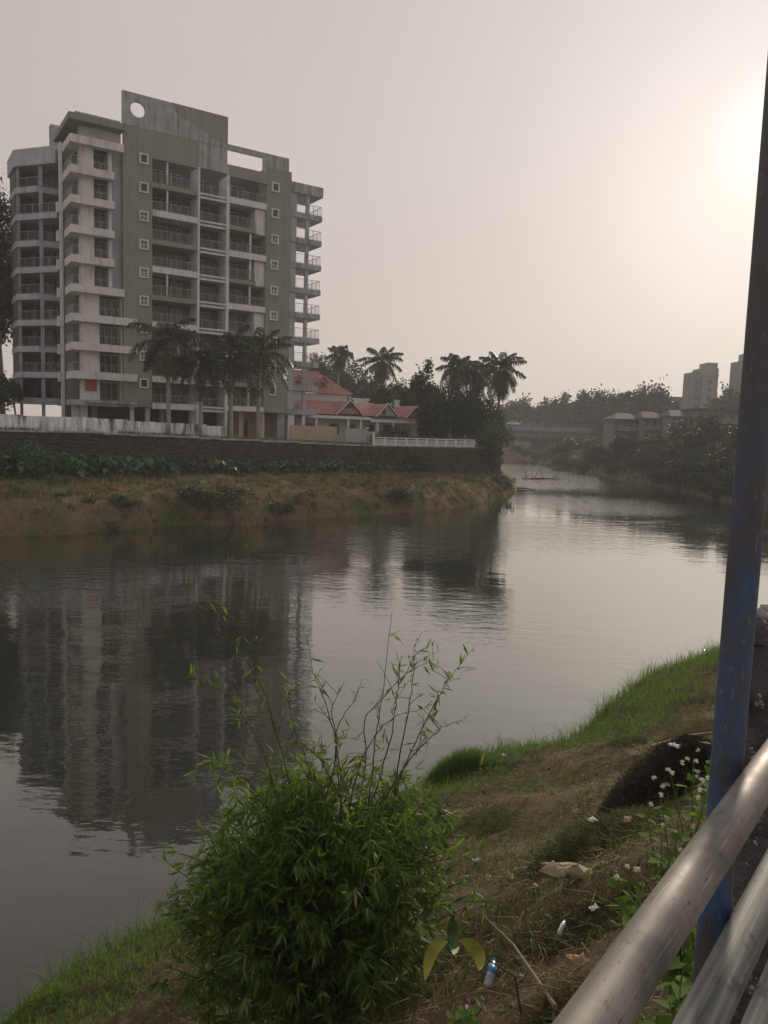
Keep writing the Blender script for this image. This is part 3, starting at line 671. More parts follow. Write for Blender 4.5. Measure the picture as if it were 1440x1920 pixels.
def tree(name, label, cat, base, height, blobs, n, leaf, mat='tree_leaf', tr=.25, group=None, lean=(0, 0), limbs=6, **k):
    t = thing(name, label, cat, base, group=group)
    q = MB(); top = np.array([lean[0], lean[1], height])
    pts = [np.array([0, 0, -.4]), top*.3+np.array([.1, 0, 0]), top*.65+np.array([-.1, .05, 0]), top]
    q.tube(pts, [tr*1.25, tr, tr*.75, tr*.4], 8)
    for i in range(limbs):
        c, r = blobs[i % len(blobs)]; f = random.uniform(.4, .85); s = top*f
        e = np.array(c)+np.array([random.uniform(-.5, .5)*r[0], random.uniform(-.5, .5)*r[1], random.uniform(-.3, .4)*r[2]])
        q.tube([s, (s+e)/2+np.array([0, 0, .3]), e], [tr*.5, tr*.3, tr*.1], 5)
    q.build('trunk', MATS['bark'], t, True)
    crown('crown', blobs, n, leaf, MATS[mat], t, **k)
    return t
def frond_arrays(L, elev, az, droop, nst, leaflet, wid, hang, jit=.12):
    s = np.linspace(0, 1, 14); e = elev-droop*s**1.3
    dr = np.cos(e); dz = np.sin(e); ds = L/13
    r = np.concatenate([[0], np.cumsum(dr[:-1]*ds)]); z = np.concatenate([[0], np.cumsum(dz[:-1]*ds)])
    tw = rng.normal()*.1
    ca, sa = math.cos(az), math.sin(az)
    path = np.stack([r*ca-tw*r*sa*.5, r*sa+tw*r*ca*.5, z], 1)
    t = np.linspace(.14, .99, nst); i = t*13; i0 = np.minimum(i.astype(int), 12); f = (i-i0)[:, None]
    P = path[i0]*(1-f)+path[i0+1]*f; T = path[i0+1]-path[i0]; T /= np.linalg.norm(T, axis=1, keepdims=True)
    side = np.cross(T, np.array([0, 0, 1.])); side /= np.linalg.norm(side, axis=1, keepdims=True)+1e-9
    prof = np.sin(np.clip(t*1.08, 0, 1)*math.pi)**.55*leaflet
    PV = []; 
    for sg in (-1, 1):
        d = side*sg*.8+T*.55+np.array([0, 0, .12])
        d = d+rng.normal(size=d.shape)*jit; d /= np.linalg.norm(d, axis=1, keepdims=True)
        l = (prof*rng.uniform(.8, 1.1, nst))[:, None]
        m_ = P+d*l*.5+np.array([0, 0, -.10])*hang*l; e_ = P+d*l*.85+np.array([0, 0, -.62])*hang*l
        w = T*wid/2
        PV.append(np.stack([P-w*.6, P+w*.6, m_+w, m_-w, e_+w*.2, e_-w*.2], 1).reshape(-1, 3))
    V = np.concatenate(PV); n = 2*nst; b = np.arange(n)[:, None]*6
    F = np.concatenate([b+np.array([[0, 1, 2, 3]]), b+np.array([[3, 2, 4, 5]])])
    return path, V, F
def palm(name, label, base, h, nf, L, leaflet, mat, tr=.16, lean=(0, 0), group=None, shaft=False, wid=.07, hang=1.0, emin=-.7, dr=(.9, 1.7), nst=34, seed=1):
    t = thing(name, label, 'palm tree', base, group=group)
    top = np.array([lean[0], lean[1], h])
    q = MB(); pts = [np.array([lean[0]*f**1.6, lean[1]*f**1.6, h*f-.3*(f == 0)]) for f in np.linspace(0, 1, 9)]
    q.tube(pts, [tr*1.35, tr*1.1, tr, tr*1.05, tr*1.05, tr, tr*.95, tr*.9, tr*.8], 10); q.build('trunk', MATS['palm_bark'], t, True)
    if shaft: MB().tube([top-np.array([0, 0, .1]), top+np.array([0, 0, .5]), top+np.array([0, 0, 1.1])], [tr*.95, tr*1.0, tr*.45], 10).build('crown_shaft', MATS['palm_leaf'], t, True); top = top+np.array([0, 0, .9])
    for i in range(nf):
        u = (i+.5)/nf; el = (1.35-(1.35-emin)*u**.9)+random.uniform(-.15, .15) if i < nf-2 else random.uniform(-1.3, -1.0); az = i*2.39996+random.uniform(-.3, .3)
        path, V, F = frond_arrays(L*random.uniform(.85, 1.1)*(.8+.2*min(1, u*3)), el, az, random.uniform(*dr), nst, leaflet, wid, hang, .24 if shaft else .14)
        o = npmesh('frond', V+top, F, MATS[mat if i < nf-2 else 'dry_frond'], t)
        MB().tube(path[::3]+top, [.05, .04, .03, .02, .012][:len(path[::3])], 4).build('rachis', MATS['palm_leaf'], o)
    return t
def blades(P, h, w, mat, name, parent=None, lean=.4, direction=None, bend=.5):
    n = len(P); a = rng.uniform(0, 2*math.pi, n); h = np.asarray(h)*np.ones(n); w = np.asarray(w)*np.ones(n)
    d = np.stack([np.cos(a), np.sin(a), np.zeros(n)], 1); b = rng.uniform(0, 2*math.pi, n); l = np.stack([np.cos(b), np.sin(b), np.zeros(n)], 1)*(lean*rng.uniform(.1, 1.3, n))[:, None]
    up = np.array([0, 0, 1.]); H = h[:, None]; W = w[:, None]
    m_ = P+(up*.55+l*.3)*H; e = P+(up*(1-.35*np.linalg.norm(l, axis=1, keepdims=True))+l*(1+bend*.6))*H
    V = np.stack([P-d*W/2, P+d*W/2, m_+d*W*.4, m_-d*W*.4, e+d*W*.06, e-d*W*.06], 1).reshape(-1, 3)
    k = np.arange(n)[:, None]*6; F = np.concatenate([k+np.array([[0, 1, 2, 3]]), k+np.array([[3, 2, 4, 5]])])
    return npmesh(name, V, F, MATS[mat], parent)
def wall_at(px, d):
    r = ray(px, 800)[:2]; O = W0+WN*d; A_ = np.array([[r[0], -WD[0]], [r[1], -WD[1]]]); t, s = np.linalg.solve(A_, O); p = O+WD*s; return s, p
def zf(x, y): return float(HF(np.array([x]), np.array([y]))[0])

# ------------------------------------------------------------------ palms in front of the block
PG = 'royal palms along the wall before the apartment block'
for i, (px, h, nf, L, lab, sd) in enumerate([(316, 7.6, 17, 4.0, 'leftmost of the four royal palms in front of the apartment block', 3), (376, 5.6, 13, 3.3, 'short dark royal palm second from the left before the apartment block', 5),
                                     (433, 7.1, 15, 3.9, 'third royal palm from the left, beside the end of the white wall', 8), (484, 7.4, 18, 4.3, 'rightmost royal palm before the block, fronds reaching the corner balconies', 12)]):
    rng = np.random.default_rng(sd); random.seed(sd)
    s, p = wall_at(px, 1.35); palm('royal_palm', lab, (p[0], p[1], zf(*p)), h+.7, nf+3, L*1.25, 1.05, 'palm_leaf', .2 if i != 1 else .17, (random.uniform(-.2, .2), 0), PG, True, .10, 1.1, -.75, (1.1, 2.0), 60)
rng = np.random.default_rng(21); random.seed(21)

# ------------------------------------------------------------------ red-roofed house
HO = np.array([-6.9, 105.0]); HZ = 6.3
HS = thing('red_roof_house', 'low white house with red tiled hip roofs and three gables beside the apartment block', 'house', (HO[0], HO[1], HZ), BA)
def roof_plane(q, a, b, c, d, n=10, th=.06):
    """stepped tile courses between eave edge a-b and ridge edge d-c"""
    a, b, c, d = map(lambda v: np.array(v, float), (a, b, c, d))
    nr = np.cross(b-a, d-a); nr /= np.linalg.norm(nr); nr = nr if nr[2] > 0 else -nr
    for i in range(n):
        f0, f1 = i/n, (i+1)/n
        p0, p1 = a+(d-a)*f0, b+(c-b)*f0; p2, p3 = b+(c-b)*f1, a+(d-a)*f1
        q.add([p0+nr*th, p1+nr*th, p2+nr*.015, p3+nr*.015, p0-nr*.03, p1-nr*.03], [(0, 1, 2, 3), (4, 5, 1, 0)])
def gable(uc, hw, depth, ze, zr, v0=0.0, glass=False):
    q = MB()
    roof_plane(q, (uc-hw-.25, v0-.35, ze-.2), (uc-hw-.25, v0+depth, ze-.2), (uc, v0+depth, zr), (uc, v0-.35, zr), 9)
    roof_plane(q, (uc+hw+.25, v0-.35, ze-.2), (uc+hw+.25, v0+depth, ze-.2), (uc, v0+depth, zr), (uc, v0-.35, zr), 9)
    r_ = q.build('gable_roof', MATS['tile_red'], HS)
    MB().xprism([(uc-hw, ze), (uc+hw, ze), (uc, zr-.1)], v0, v0+.15).build('gable_wall', MATS['house_grey' if glass else 'tile_red'], HS)
    q = MB(); q.xprism([(uc-hw-.3, ze-.26), (uc, zr-.02), (uc, zr+.14), (uc-hw-.3, ze-.10)], v0-.42, v0-.34); q.xprism([(uc+hw+.3, ze-.26), (uc, zr-.02), (uc, zr+.14), (uc+hw+.3, ze-.10)], v0-.42, v0-.34)
    q.build('bargeboard', MATS['house_white'], r_)
    if glass: box('gable_window', MATS['dark_glass'], HS, uc-.75, uc-.15, v0-.04, v0, ze+.15, ze+.95)
    else: MB().xprism([(uc-.7, ze+.75), (uc+.7, ze+.75), (uc, zr-.3)], v0-.03, v0).build('gable_vent', MATS['brown_bark'], HS)
gable(1.98, 1.85, 7.5, 3.75, 5.5); gable(8.15, 1.6, 6.0, 3.72, 5.35, glass=True); gable(13.1, 1.5, 5.0, 3.7, 5.25)
q = MB()                                                              # lower hip roof behind the gables
roof_plane(q, (-5.5, .3, 3.6), (11.5, .3, 3.6), (8.5, 4.5, 5.5), (-3.5, 4.5, 5.5), 11)
roof_plane(q, (11.5, .3, 3.6), (11.5, 8.5, 3.6), (8.5, 4.5, 5.5), (8.5, 4.5, 5.5), 9)
q.build('lower_roof', MATS['tile_red'], HS)
q = MB()                                                              # upper hip roof
roof_plane(q, (-6.5, 5.0, 6.55), (5.4, 5.0, 6.55), (1.6, 9.0, 9.7), (-6.5, 9.0, 9.7), 16)
roof_plane(q, (5.4, 5.0, 6.55), (5.4, 13.0, 6.55), (1.6, 9.0, 9.7), (1.6, 9.0, 9.7), 14)
ur = q.build('upper_roof', MATS['tile_red'], HS)
MB().tube([(-6.5, 9, 9.75), (1.6, 9, 9.75)], .12, 6).build('ridge_cap', MATS['tile_red'], ur)
MB().tube([(1.6, 9, 9.75), (5.4, 5, 6.6)], .1, 6).build('hip_cap', MATS['tile_red'], ur)
for uc in (-2.9, 1.0):
    MB().xprism([(uc-.7, 7.6), (uc+.7, 7.6), (uc+.7, 8.2), (uc, 8.75), (uc-.7, 8.2)], 5.9, 7.6).build('dormer', MATS['tile_red'], HS)
    q = MB(); roof_plane(q, (uc-.95, 5.7, 8.05), (uc-.95, 7.6, 8.05), (uc, 7.9, 8.9), (uc, 5.7, 8.9), 4); roof_plane(q, (uc+.95, 5.7, 8.05), (uc+.95, 7.6, 8.05), (uc, 7.9, 8.9), (uc, 5.7, 8.9), 4); q.build('dormer_roof', MATS['tile_red'], HS)
    box('dormer_louvre', MATS['brown_bark'], HS, uc-.4, uc+.4, 5.85, 5.89, 7.7, 8.2)
box('wall', MATS['house_white'], HS, -6.0, 4.9, 5.6, 12.5, 0, 6.5); box('wall', MATS['house_white'], HS, -5.0, 11.0, 2.2, 8.0, -.2, 3.55)
box('wall', MATS['house_white'], HS, 11.0, 15.0, 2.4, 6.0, -.4, 3.3)
for u0 in (-3.5, .2, 3.0, 6.0, 9.0): 
    w_ = box('window', MATS['house_grey'], HS, u0, u0+1.5, 2.12, 2.2, .9, 2.4); box('pane', MATS['dark_glass'], w_, u0+.08, u0+1.42, 2.09, 2.12, .98, 2.32)
box('porch_beam', MATS['house_white'], HS, -5.2, 5.4, -.15, .2, 3.0, 3.4); box('porch_beam', MATS['house_white'], HS, 5.42, 16.4, -.1, .25, 2.75, 3.1)
box('porch_slab', MATS['house_grey'], HS, -5.2, 16.3, .2, 2.3, 3.11, 3.25)
for u0 in (-3, 1.95, 4.0, 6.7, 9.4, 14.4): box('column', MATS['house_white'], HS, u0-.16, u0+.16, .0, .3, -.3, 3.0 if u0 < 5.4 else 2.75)
GWl = thing('garden_wall', 'plain grey plastered wall with a gate post in front of the red-roofed house', 'wall', (HO[0], HO[1], HZ), BA)
box('wall_panel', MATS['house_grey'], GWl, -2.4, 1.0, -6.6, -6.4, -.5, 1.75); box('wall_panel', MATS['house_grey'], GWl, 1.02, 5.0, -6.6, -6.4, -.5, 1.45); box('wall_cap', MATS['house_white'], GWl, .85, 1.1, -6.7, -6.3, 1.76, 2.0)
box('gate_post', MATS['house_white'], GWl, 5.01, 5.3, -6.7, -6.3, -.6, 1.9); box('wall_panel', MATS['beige_wall'], GWl, -9, -2.42, -4.6, -4.4, -.5, 1.9)
SH = thing('sheet_roof_shed', 'pale green metal roofed shed behind the red-roofed house', 'shed', (3.0, 135.0, 6.4), .3)
box('wall', MATS['house_grey'], SH, -8, 4, 0, 8, -.2, 5.0); q = MB(); q.add([(-8.5, -.6, 5.0), (4.5, -.6, 5.0), (4.5, 4, 7.0), (-8.5, 4, 7.0), (4.5, 8.6, 5.0), (-8.5, 8.6, 5.0)], [(0, 1, 2, 3), (3, 2, 4, 5)]); q.build('roof', MATS['sheet_roof'], SH)

# ------------------------------------------------------------------ trees of the far bank
def px_h(px, py, Y): return at_y(px, py, Y)
def place(px, Y): p = at_y(px, 800, Y); return p[0], p[1], zf(p[0], p[1])
for (px, yc, Y, nf, L, lab, sd) in [(635, 664, 150, 15, 3.2, 'thin coconut palm rising behind the upper red roof', 2), (713, 676, 135, 22, 4.3, 'tall round-headed coconut palm behind the gables of the red-roofed house', 4),
        (742, 738, 142, 14, 3.0, 'small hazy coconut palm between the gabled house and the dark bushes', 6), (853, 688, 119, 21, 3.7, 'left coconut palm of the three above the dark hanging trees', 7),
        (890, 698, 124, 20, 3.6, 'middle coconut palm of the three above the dark hanging trees', 9), (934, 690, 117, 25, 4.6, 'right coconut palm of the three, fronds hanging over the river bend', 10)]:
    rng = np.random.default_rng(sd); random.seed(sd)
    x, y, z = place(px, Y); zc = px_h(px, yc, Y)[2]; ln = random.uniform(-.8, .8)
    palm('coconut_palm', lab, (x-ln, y, z), zc-z, nf+5, L*1.08, 1.25, 'coconut_leaf', .17, (ln, 0), 'coconut palms behind the house', False, .15, 1.2, -1.2, (.7, 1.4), 40)
rng = np.random.default_rng(31); random.seed(31)
def tree_px(name, lab, px, ytop, wpx, Y, n, leaf, mat, group=None, asp=1.0, nb=5, cat='tree', **k):
    x, y, z = place(px, Y); H = max(2.5, px_h(px, ytop, Y)[2]-z); R_ = wpx/FPX*Y
    hh = min(H*.5, R_*1.15*asp)
    bl = [((0, 0, H-hh), (R_*.75, R_*.75, hh))]
    for i in range(nb):
        a = 6.28*i/nb+random.random(); bl.append(((math.cos(a)*R_*.55, math.sin(a)*R_*.55, H-hh*random.uniform(.9, 1.6)), (R_*random.uniform(.35, .55), R_*random.uniform(.35, .55), hh*random.uniform(.4, .6))))
    return tree(name, lab, cat, (x, y, z), H-hh*.8, bl, n, leaf, mat, max(.12, R_*.06), group, **k)
def weeping(px, ytop, ybot, wpx, Y, n, lab, sd, mat='tree_leaf_dark'):
    global rng
    rng = np.random.default_rng(sd)
    x, y, z = place(px, Y); H = px_h(px, ytop, Y)[2]-z; R_ = wpx/FPX*Y; t = thing('hanging_tree', lab, 'tree', (x, y, z), group='dark hanging trees at the river bend')
    q = MB(); q.tube([(0, 0, -.5), (.1, 0, H*.4), (0, .1, H*.85)], [.3, .24, .08], 8)
    n = int(n*1.2); H += 1.0; m_ = 80; a = rng.uniform(0, 6.28, m_); r = R_*np.sqrt(rng.random(m_)); x0 = r*np.cos(a); y0 = r*np.sin(a); zt = H*(1-.38*(r/R_)**2)*rng.uniform(.86, 1.0, m_)
    for i in range(0, m_, 5): q.tube([(0, 0, H*.5), (x0[i]*.5, y0[i]*.5, zt[i]*.9), (x0[i], y0[i], zt[i])], [.09, .05, .02], 5)
    q.build('trunk', MATS['bark'], t, True)
    ch = rng.integers(0, m_, n); u = rng.random(n)**.8; ln = zt*rng.uniform(.45, .92, m_)
    P = np.stack([x0[ch]+rng.normal(size=n)*.32, y0[ch]+rng.normal(size=n)*.32, zt[ch]-u*ln[ch]], 1)
    d = rng.normal(size=(n, 3))*.45; d[:, 2] -= 1.0
    V, F = leaf_quads(P, rng.uniform(.35, .7, n), rng.uniform(.10, .20, n), d); npmesh('crown', V, F, MATS[mat], t)
weeping(838, 712, 820, 42, 110, 6500, 'broad dark hanging tree left of the river bend', 41); weeping(880, 722, 825, 36, 111, 5500, 'dark hanging tree in the middle of the clump at the river bend', 42); weeping(812, 735, 815, 26, 108, 4000, 'dark hanging tree next to the last gable of the house', 43)
weeping(916, 735, 830, 26, 116, 3500, 'dark hanging tree at the right end of the clump by the water', 44, 'tree_leaf')
rng = np.random.default_rng(51); random.seed(51)
tree_px('leafy_tree', 'round leafy green tree with big leaves above the hanging trees', 792, 683, 27, 122, 4200, .5, 'tree_leaf', asp=1.3, clump=.2)
bk = 'hazy trees behind the red-roofed house'
for (px, yt, w, Y, lab) in [(592, 672, 22, 185, 'hazy tree showing past the corner balconies of the apartment block'), (625, 690, 26, 180, 'hazy rounded tree under the thin coconut palm'), (662, 686, 28, 175, 'hazy broad tree between the two tall coconut palms'), (700, 715, 24, 165, 'hazy tree directly behind the round-headed coconut palm'), (745, 722, 24, 170, 'hazy tree behind the small coconut palm'), (715, 735, 16, 133, 'dark green bush tree behind the middle gable'), (770, 735, 18, 130, 'dark bushy tree behind the last gable')]:
    tree_px('background_tree', lab, px, yt-8, w*1.2, Y, 4200, .65, 'tree_leaf', bk, nb=6, clump=.2)
# big tree at the left edge
x, y, z = place(4, 98); H = px_h(4, 368, 98)[2]-z
bl = [((-.5, 0, H-4), (2.6, 2.6, 4)), ((-2.0, .5, H-9), (3.6, 3, 4.5)), ((0.6, 0, H-11), (1.6, 2, 3)), ((-2.5, 0, H-15), (3.2, 3, 3.5)), ((1.1, .5, 15), (1.2, 1.2, 2))]
tree('tall_tree', 'tall loose-crowned tree at the left edge beside the apartment block', 'tree', (x, y, z), H*.8, bl, 15000, .5, 'tree_leaf_dark', .42, lean=(-.6, 0), limbs=9, clump=.22)
for (px, yt, w, Y, lab) in [(8, 700, 26, 92, 'low green bush under the tall tree left of the block'), (28, 715, 14, 90, 'small bush against the left pillars of the apartment block')]:
    tree_px('garden_bush', lab, px, yt, w, Y, 2200, .4, 'tree_leaf', 'bushes at the left of the block', cat='bush', clump=.2)

# ------------------------------------------------------------------ far shore: bridge, car, buildings, trees
BY = 270.0
p0 = at_y(935, 800, BY)
BR = thing('road_bridge', 'long grey concrete road bridge with blue railing crossing the river', 'bridge', (60, BY, 0), .03)
q = MB(); zt = px_h(1040, 799, BY)[2]
q.box(-110, 60, -4.5, 4.5, zt-1.2, zt-.35).build('deck', MATS['bridge_concrete'], BR)
box('kerb_beam', MATS['bridge_blue'], BR, -110, 60, -4.9, -4.52, zt-2.0, zt-.3)
for v in (-3, 0, 3): box('girder', MATS['bridge_concrete'], BR, -110, 60, v-.4, v+.4, zt-4.0, zt-1.21)
q = MB()
for u in np.arange(-110, 60, 2.4): q.box(u, u+.2, -4.8, -4.62, zt-.3, zt+.65)
q.box(-110, 60, -4.78, -4.64, zt+.65, zt+.8).box(-110, 60, -4.76, -4.66, zt+.1, zt+.22); q.build('railing', MATS['bridge_concrete'], BR)
for u in (-62, -36, -8, 12, 34):
    q = MB()
    for v in (-3, 0, 3): q.tube([(u, v, 0), (u, v, zt-5.05)], .75, 10)
    pr_ = q.build('pier', MATS['bridge_concrete'], BR, True); box('pier_cap', MATS['bridge_concrete'], pr_, u-1.1, u+1.1, -4.4, 4.4, zt-5.1, zt-4.01)
cx = at_y(962, 795, BY-2)
CR = thing('white_car', 'small white car driving over the far bridge', 'car', (cx[0], BY-2.2, zt-.35), 0)
MB().xprism([(-2.1, .35), (2.1, .35), (2.15, .75), (1.3, .92), (.7, 1.42), (-1.0, 1.45), (-1.7, .95), (-2.1, .85)], -.85, .85).build('body', MATS['car_white'], CR, bevel=.06)
MB().xprism([(1.1, .95), (.62, 1.36), (-.95, 1.38), (-1.45, .95)], -.87, -.855).build('side_window', MATS['dark_glass'], CR)
for u in (-1.3, 1.3):
    for v in (-.86, .66): MB().tube([(u, v, .33), (u, v+.2, .33)], .33, 14).build('wheel', MATS['rubber'], CR)
FT = 'hazy trees along the far shore'
for i, (px, yt, w, Y, lab) in enumerate([(953, 752, 24, 330, 'leftmost far tree above the bridge'), (984, 747, 26, 330, 'second far tree from the left above the bridge'), (1018, 752, 24, 330, 'low far tree above the middle of the bridge'), (1052, 744, 24, 320, 'far tree with flat top above the right half of the bridge'),
        (1088, 737, 26, 300, 'far spreading tree left of the dense dark far tree'), (1126, 732, 28, 292, 'dense dark far tree left of the tallest far tree'), (1166, 736, 22, 286, 'narrow far tree touching the tallest far tree'), (1214, 711, 38, 272, 'tallest far tree, broad and airy, above the row houses'), (1247, 744, 20, 275, 'small far tree at the right foot of the tallest one'),
        (1150, 765, 34, 262, 'lower far tree behind the left row house'), (1100, 768, 40, 285, 'lower far tree behind the bridge end'), (1040, 776, 40, 312, 'lower far tree right behind the car on the bridge side'), (975, 776, 44, 322, 'lower far tree over the left part of the bridge'), (1362, 728, 30, 262, 'far tree right of the pale tower'), (1398, 730, 30, 262, 'far tree behind the blue post'), (1330, 762, 40, 250, 'wide low far tree at the foot of the pale tower'), (1005, 790, 40, 300, 'low dark far bush seen above the bridge deck'), (1120, 785, 32, 295, 'low dark far tree behind the right end of the bridge')]):
    tree_px('far_tree', lab, px, yt, w, Y, 5200 if i != 7 else 6500, 1.25, 'tree_leaf_dark', FT, nb=7, clump=.19)
def windows(root, rects, v, mat='dark_glass', fm='far_wall'):
    for (u0, u1, z0, z1) in rects:
        w_ = box('window', MATS[fm], root, u0-.1, u1+.1, v-.08, v, z0-.1, z1+.1); box('pane', MATS[mat], w_, u0, u1, v-.12, v-.08, z0, z1)
TY = 308.0; a = at_y(1288, 800, TY)[0]; c = at_y(1343, 800, TY)[0]; ht = px_h(1320, 690, TY)[2]; ht2 = px_h(1330, 680, TY)[2]
w2 = 0; TW = thing('far_tower', 'pale grey high-rise tower with a stepped top in the far haze', 'building', ((a+c)/2, TY, 7.5), 0); w2 = (c-a)/2*.82
box('wall', MATS['far_wall'], TW, -w2, -w2*.28, 0, 10, 0, ht-7.5-1.6); box('wall', MATS['far_pale'], TW, -w2*.28, w2, -.8, 10, 0, ht-7.5); box('stair_head', MATS['far_pale'], TW, w2*.1, w2*.96, 0, 8, ht-7.5, ht2-7.5); box('cornice', MATS['far_pale'], TW, -w2*.36, w2*1.05, -1.1, 10.2, ht-7.5-3.0, ht-7.5-2.7)
windows(TW, [(w2*.2, w2*.48, z, z+1.3) for z in np.arange(ht-7.5-6.0, 6, -3.1)], -.8)
windows(TW, [(-w2*.75, -w2*.5, z, z+1.3) for z in np.arange(ht-7.5-6.0, 6, -3.1)], 0)
for z in np.arange(ht-7.5-7, 6, -3.1): box('side_balcony', MATS['far_wall'], TW, w2, w2+.9, 1, 5, z, z+.9)
a = at_y(1382, 800, 300)[0]; ht = px_h(1390, 676, 300)[2]
T2 = thing('second_tower', 'far grey tower mostly hidden behind the blue post', 'building', (a, 300, 7.5), 0)
box('wall', MATS['far_wall'], T2, 0, 14, 0, 10, 0, ht-7.5); box('wall', MATS['far_pale'], T2, 2, 8, 1, 8, ht-7.5, ht-4.5); windows(T2, [(1, 2.2, z, z+1.3) for z in np.arange(ht-7.5-4, 5, -3.1)], 0)
a = at_y(1256, 800, 290)[0]; ht = px_h(1265, 744, 290)[2]
T3 = thing('far_flat_block', 'small grey flat-roofed block between the tallest tree and the tower', 'building', (a, 290, 7.5), 0)
box('wall', MATS['far_wall'], T3, 0, 4, 0, 6, 0, ht-7.5); box('wall', MATS['far_pale'], T3, 4, 5.6, 0, 6, 0, ht-7.5-2.2); windows(T3, [(1, 2.6, z, z+1.2) for z in np.arange(ht-10.5, 6, -3)], 0)
def row_house(px0, px1, yr, ye, Y, lab, hip=True, nw=4, mt='far_wall', rz=0.0):
    x0 = at_y(px0, 800, Y)[0]; x1 = at_y(px1, 800, Y)[0]; zr = px_h((px0+px1)/2, yr, Y)[2]-6.4; ze = px_h((px0+px1)/2, ye, Y)[2]-6.4; L = x1-x0
    t = thing('row_house', lab, 'building', (x0, Y, 6.4), rz, 'weathered row houses above the right bank')
    box('wall', MATS[mt], t, 0, L, 0, 9, -1.5, ze)
    q = MB()
    if hip: q.add([(-.5, -.8, ze-.1), (L+.5, -.8, ze-.1), (L-1.6, 4.5, zr), (1.6 if px0 < 1200 else .8, 4.5, zr), (L+.5, 9.8, ze-.1), (-.5, 9.8, ze-.1), (-.5, -.8, ze-.3), (L+.5, -.8, ze-.3)], [(0, 1, 2, 3), (1, 4, 2), (4, 5, 3, 2), (5, 0, 3), (6, 7, 1, 0)])
    else: q.box(-.4, L+.4, -.8, 9.5, ze, zr)
    q.build('roof', MATS['far_roof'], t)
    for k, zb in enumerate((ze-2.5, ze-5.5)):
        box('balcony', MATS['far_pale'], t, .2, L-.2, -1.1, -.02, zb-.25, zb-.1); box('balcony_wall', MATS['far_wall'], t, .2, L-.2, -1.1, -1.0, zb-.1, zb+.75)
        windows(t, [(L*(i+.25)/nw, L*(i+.7)/nw, zb+.4, zb+1.9) for i in range(nw)], 0, fm='far_pale')
    return t
row_house(1152, 1202, 774, 785, 176, 'left row house with a long sloping roof beside the bridge end', nw=4)
row_house(1206, 1249, 771, 783, 172, 'middle row house with weathered hip roof and stained balconies', nw=3)
row_house(1258, 1301, 768, 780, 166, 'right row house with pale walls and an open balcony', nw=4, mt='far_pale')
row_house(1303, 1420, 767, 770, 164, 'long flat-roofed block running behind the blue post', False, 6)
# shrubs of the right bank
rng = np.random.default_rng(61); random.seed(61)
shr = []
for v in range(3):
    R_ = (2.4, 2.0, 2.8)[v]; bl = [((0, 0, R_*.75), (R_, R_, R_*.8))]+[((random.uniform(-1, 1)*R_*.7, random.uniform(-1, 1)*R_*.7, R_*random.uniform(.5, 1.3)), (R_*.5, R_*.5, R_*.45)) for _ in range(5)]
    t = thing('bank_shrub', 'dense green shrub in the thicket covering the right river bank', 'shrub', (0, 0, 0), group='shrubs on the right bank')
    q = MB()
    for _ in range(4): q.tube([(0, 0, -.3), (random.uniform(-1, 1), random.uniform(-1, 1), R_*.9)], [.07, .02], 5)
    q.build('stem', MATS['bark'], t); crown('foliage', bl, 2600, .34, MATS['tree_leaf_dark'], t, clump=.2, shell=.6); shr.append(t)
spots = []
for k in range(700):
    f = random.random(); yy = 97+f*150; xx = 36+random.random()**1.3*36
    d = float(seg_dist(np.array([xx]), np.array([yy]), RIGHTW)[0]); 
    if inside(np.array([xx]), np.array([yy]), RIVER)[0] or d < .25 or inside(np.array([xx]), np.array([yy]), LEFTLAND)[0]: continue
    if all((xx-a)**2+(yy-b)**2 > 2.6**2 for a, b in spots): spots.append((xx, yy))
spots = sorted(spots, key=lambda q: q[1]*.6+q[0])[:105]
for i, (xx, yy) in enumerate(spots):
    o = shr[i] if i < 3 else copy_tree(shr[i % 3])
    s = random.uniform(.7, 1.25)*(1.0+.25*min(1, (xx-44)/14))*(.62 if yy > 150 else 1); o.location = (xx, yy, zf(xx, yy)-.2); o.scale = (s, s, s*random.uniform(.8, 1.1)); o.rotation_euler[2] = random.uniform(0, 6.28)
k = 0
for xx, yy in [(x_, y_) for y_ in np.arange(206, 268, 6.5) for x_ in np.arange(28, 62, 6.0)]:
    xx += random.uniform(-2, 2); yy += random.uniform(-2, 2)
    if inside(np.array([xx]), np.array([yy]), RIVER)[0] or inside(np.array([xx]), np.array([yy]), LEFTLAND)[0] or k > 34: continue
    o = copy_tree(shr[k % 3]); s = random.uniform(.6, 1.0); o.location = (xx, yy, zf(xx, yy)-.3); o.scale = (s*1.15, s*1.15, s*.9); o.rotation_euler[2] = random.uniform(0, 6.28); k += 1
    o['label'] = 'dense far shrub on the bare slope below the road bridge'; o['group'] = 'shrubs below the bridge'
for px, yt, w, Y, lab in [(1328, 776, 26, 140, 'dark rounded tree standing before the flat-roofed block'), (1172, 806, 24, 160, 'dark bushy tree below the left row house'), (1235, 812, 22, 150, 'bushy tree below the middle row house'), (1390, 800, 26, 120, 'bushy tree on the right bank behind the blue post'), (1128, 838, 18, 185, 'bushy tree at the foot of the bridge end'), (1075, 846, 20, 205, 'bushy tree at the right end of the grassy spit')]:
    tree_px('bank_tree', lab, px, yt, w, Y, 3600, .45, 'tree_leaf_dark' if px in (1328, 1172) else 'tree_leaf', 'trees on the right bank', cat='tree', clump=.2)

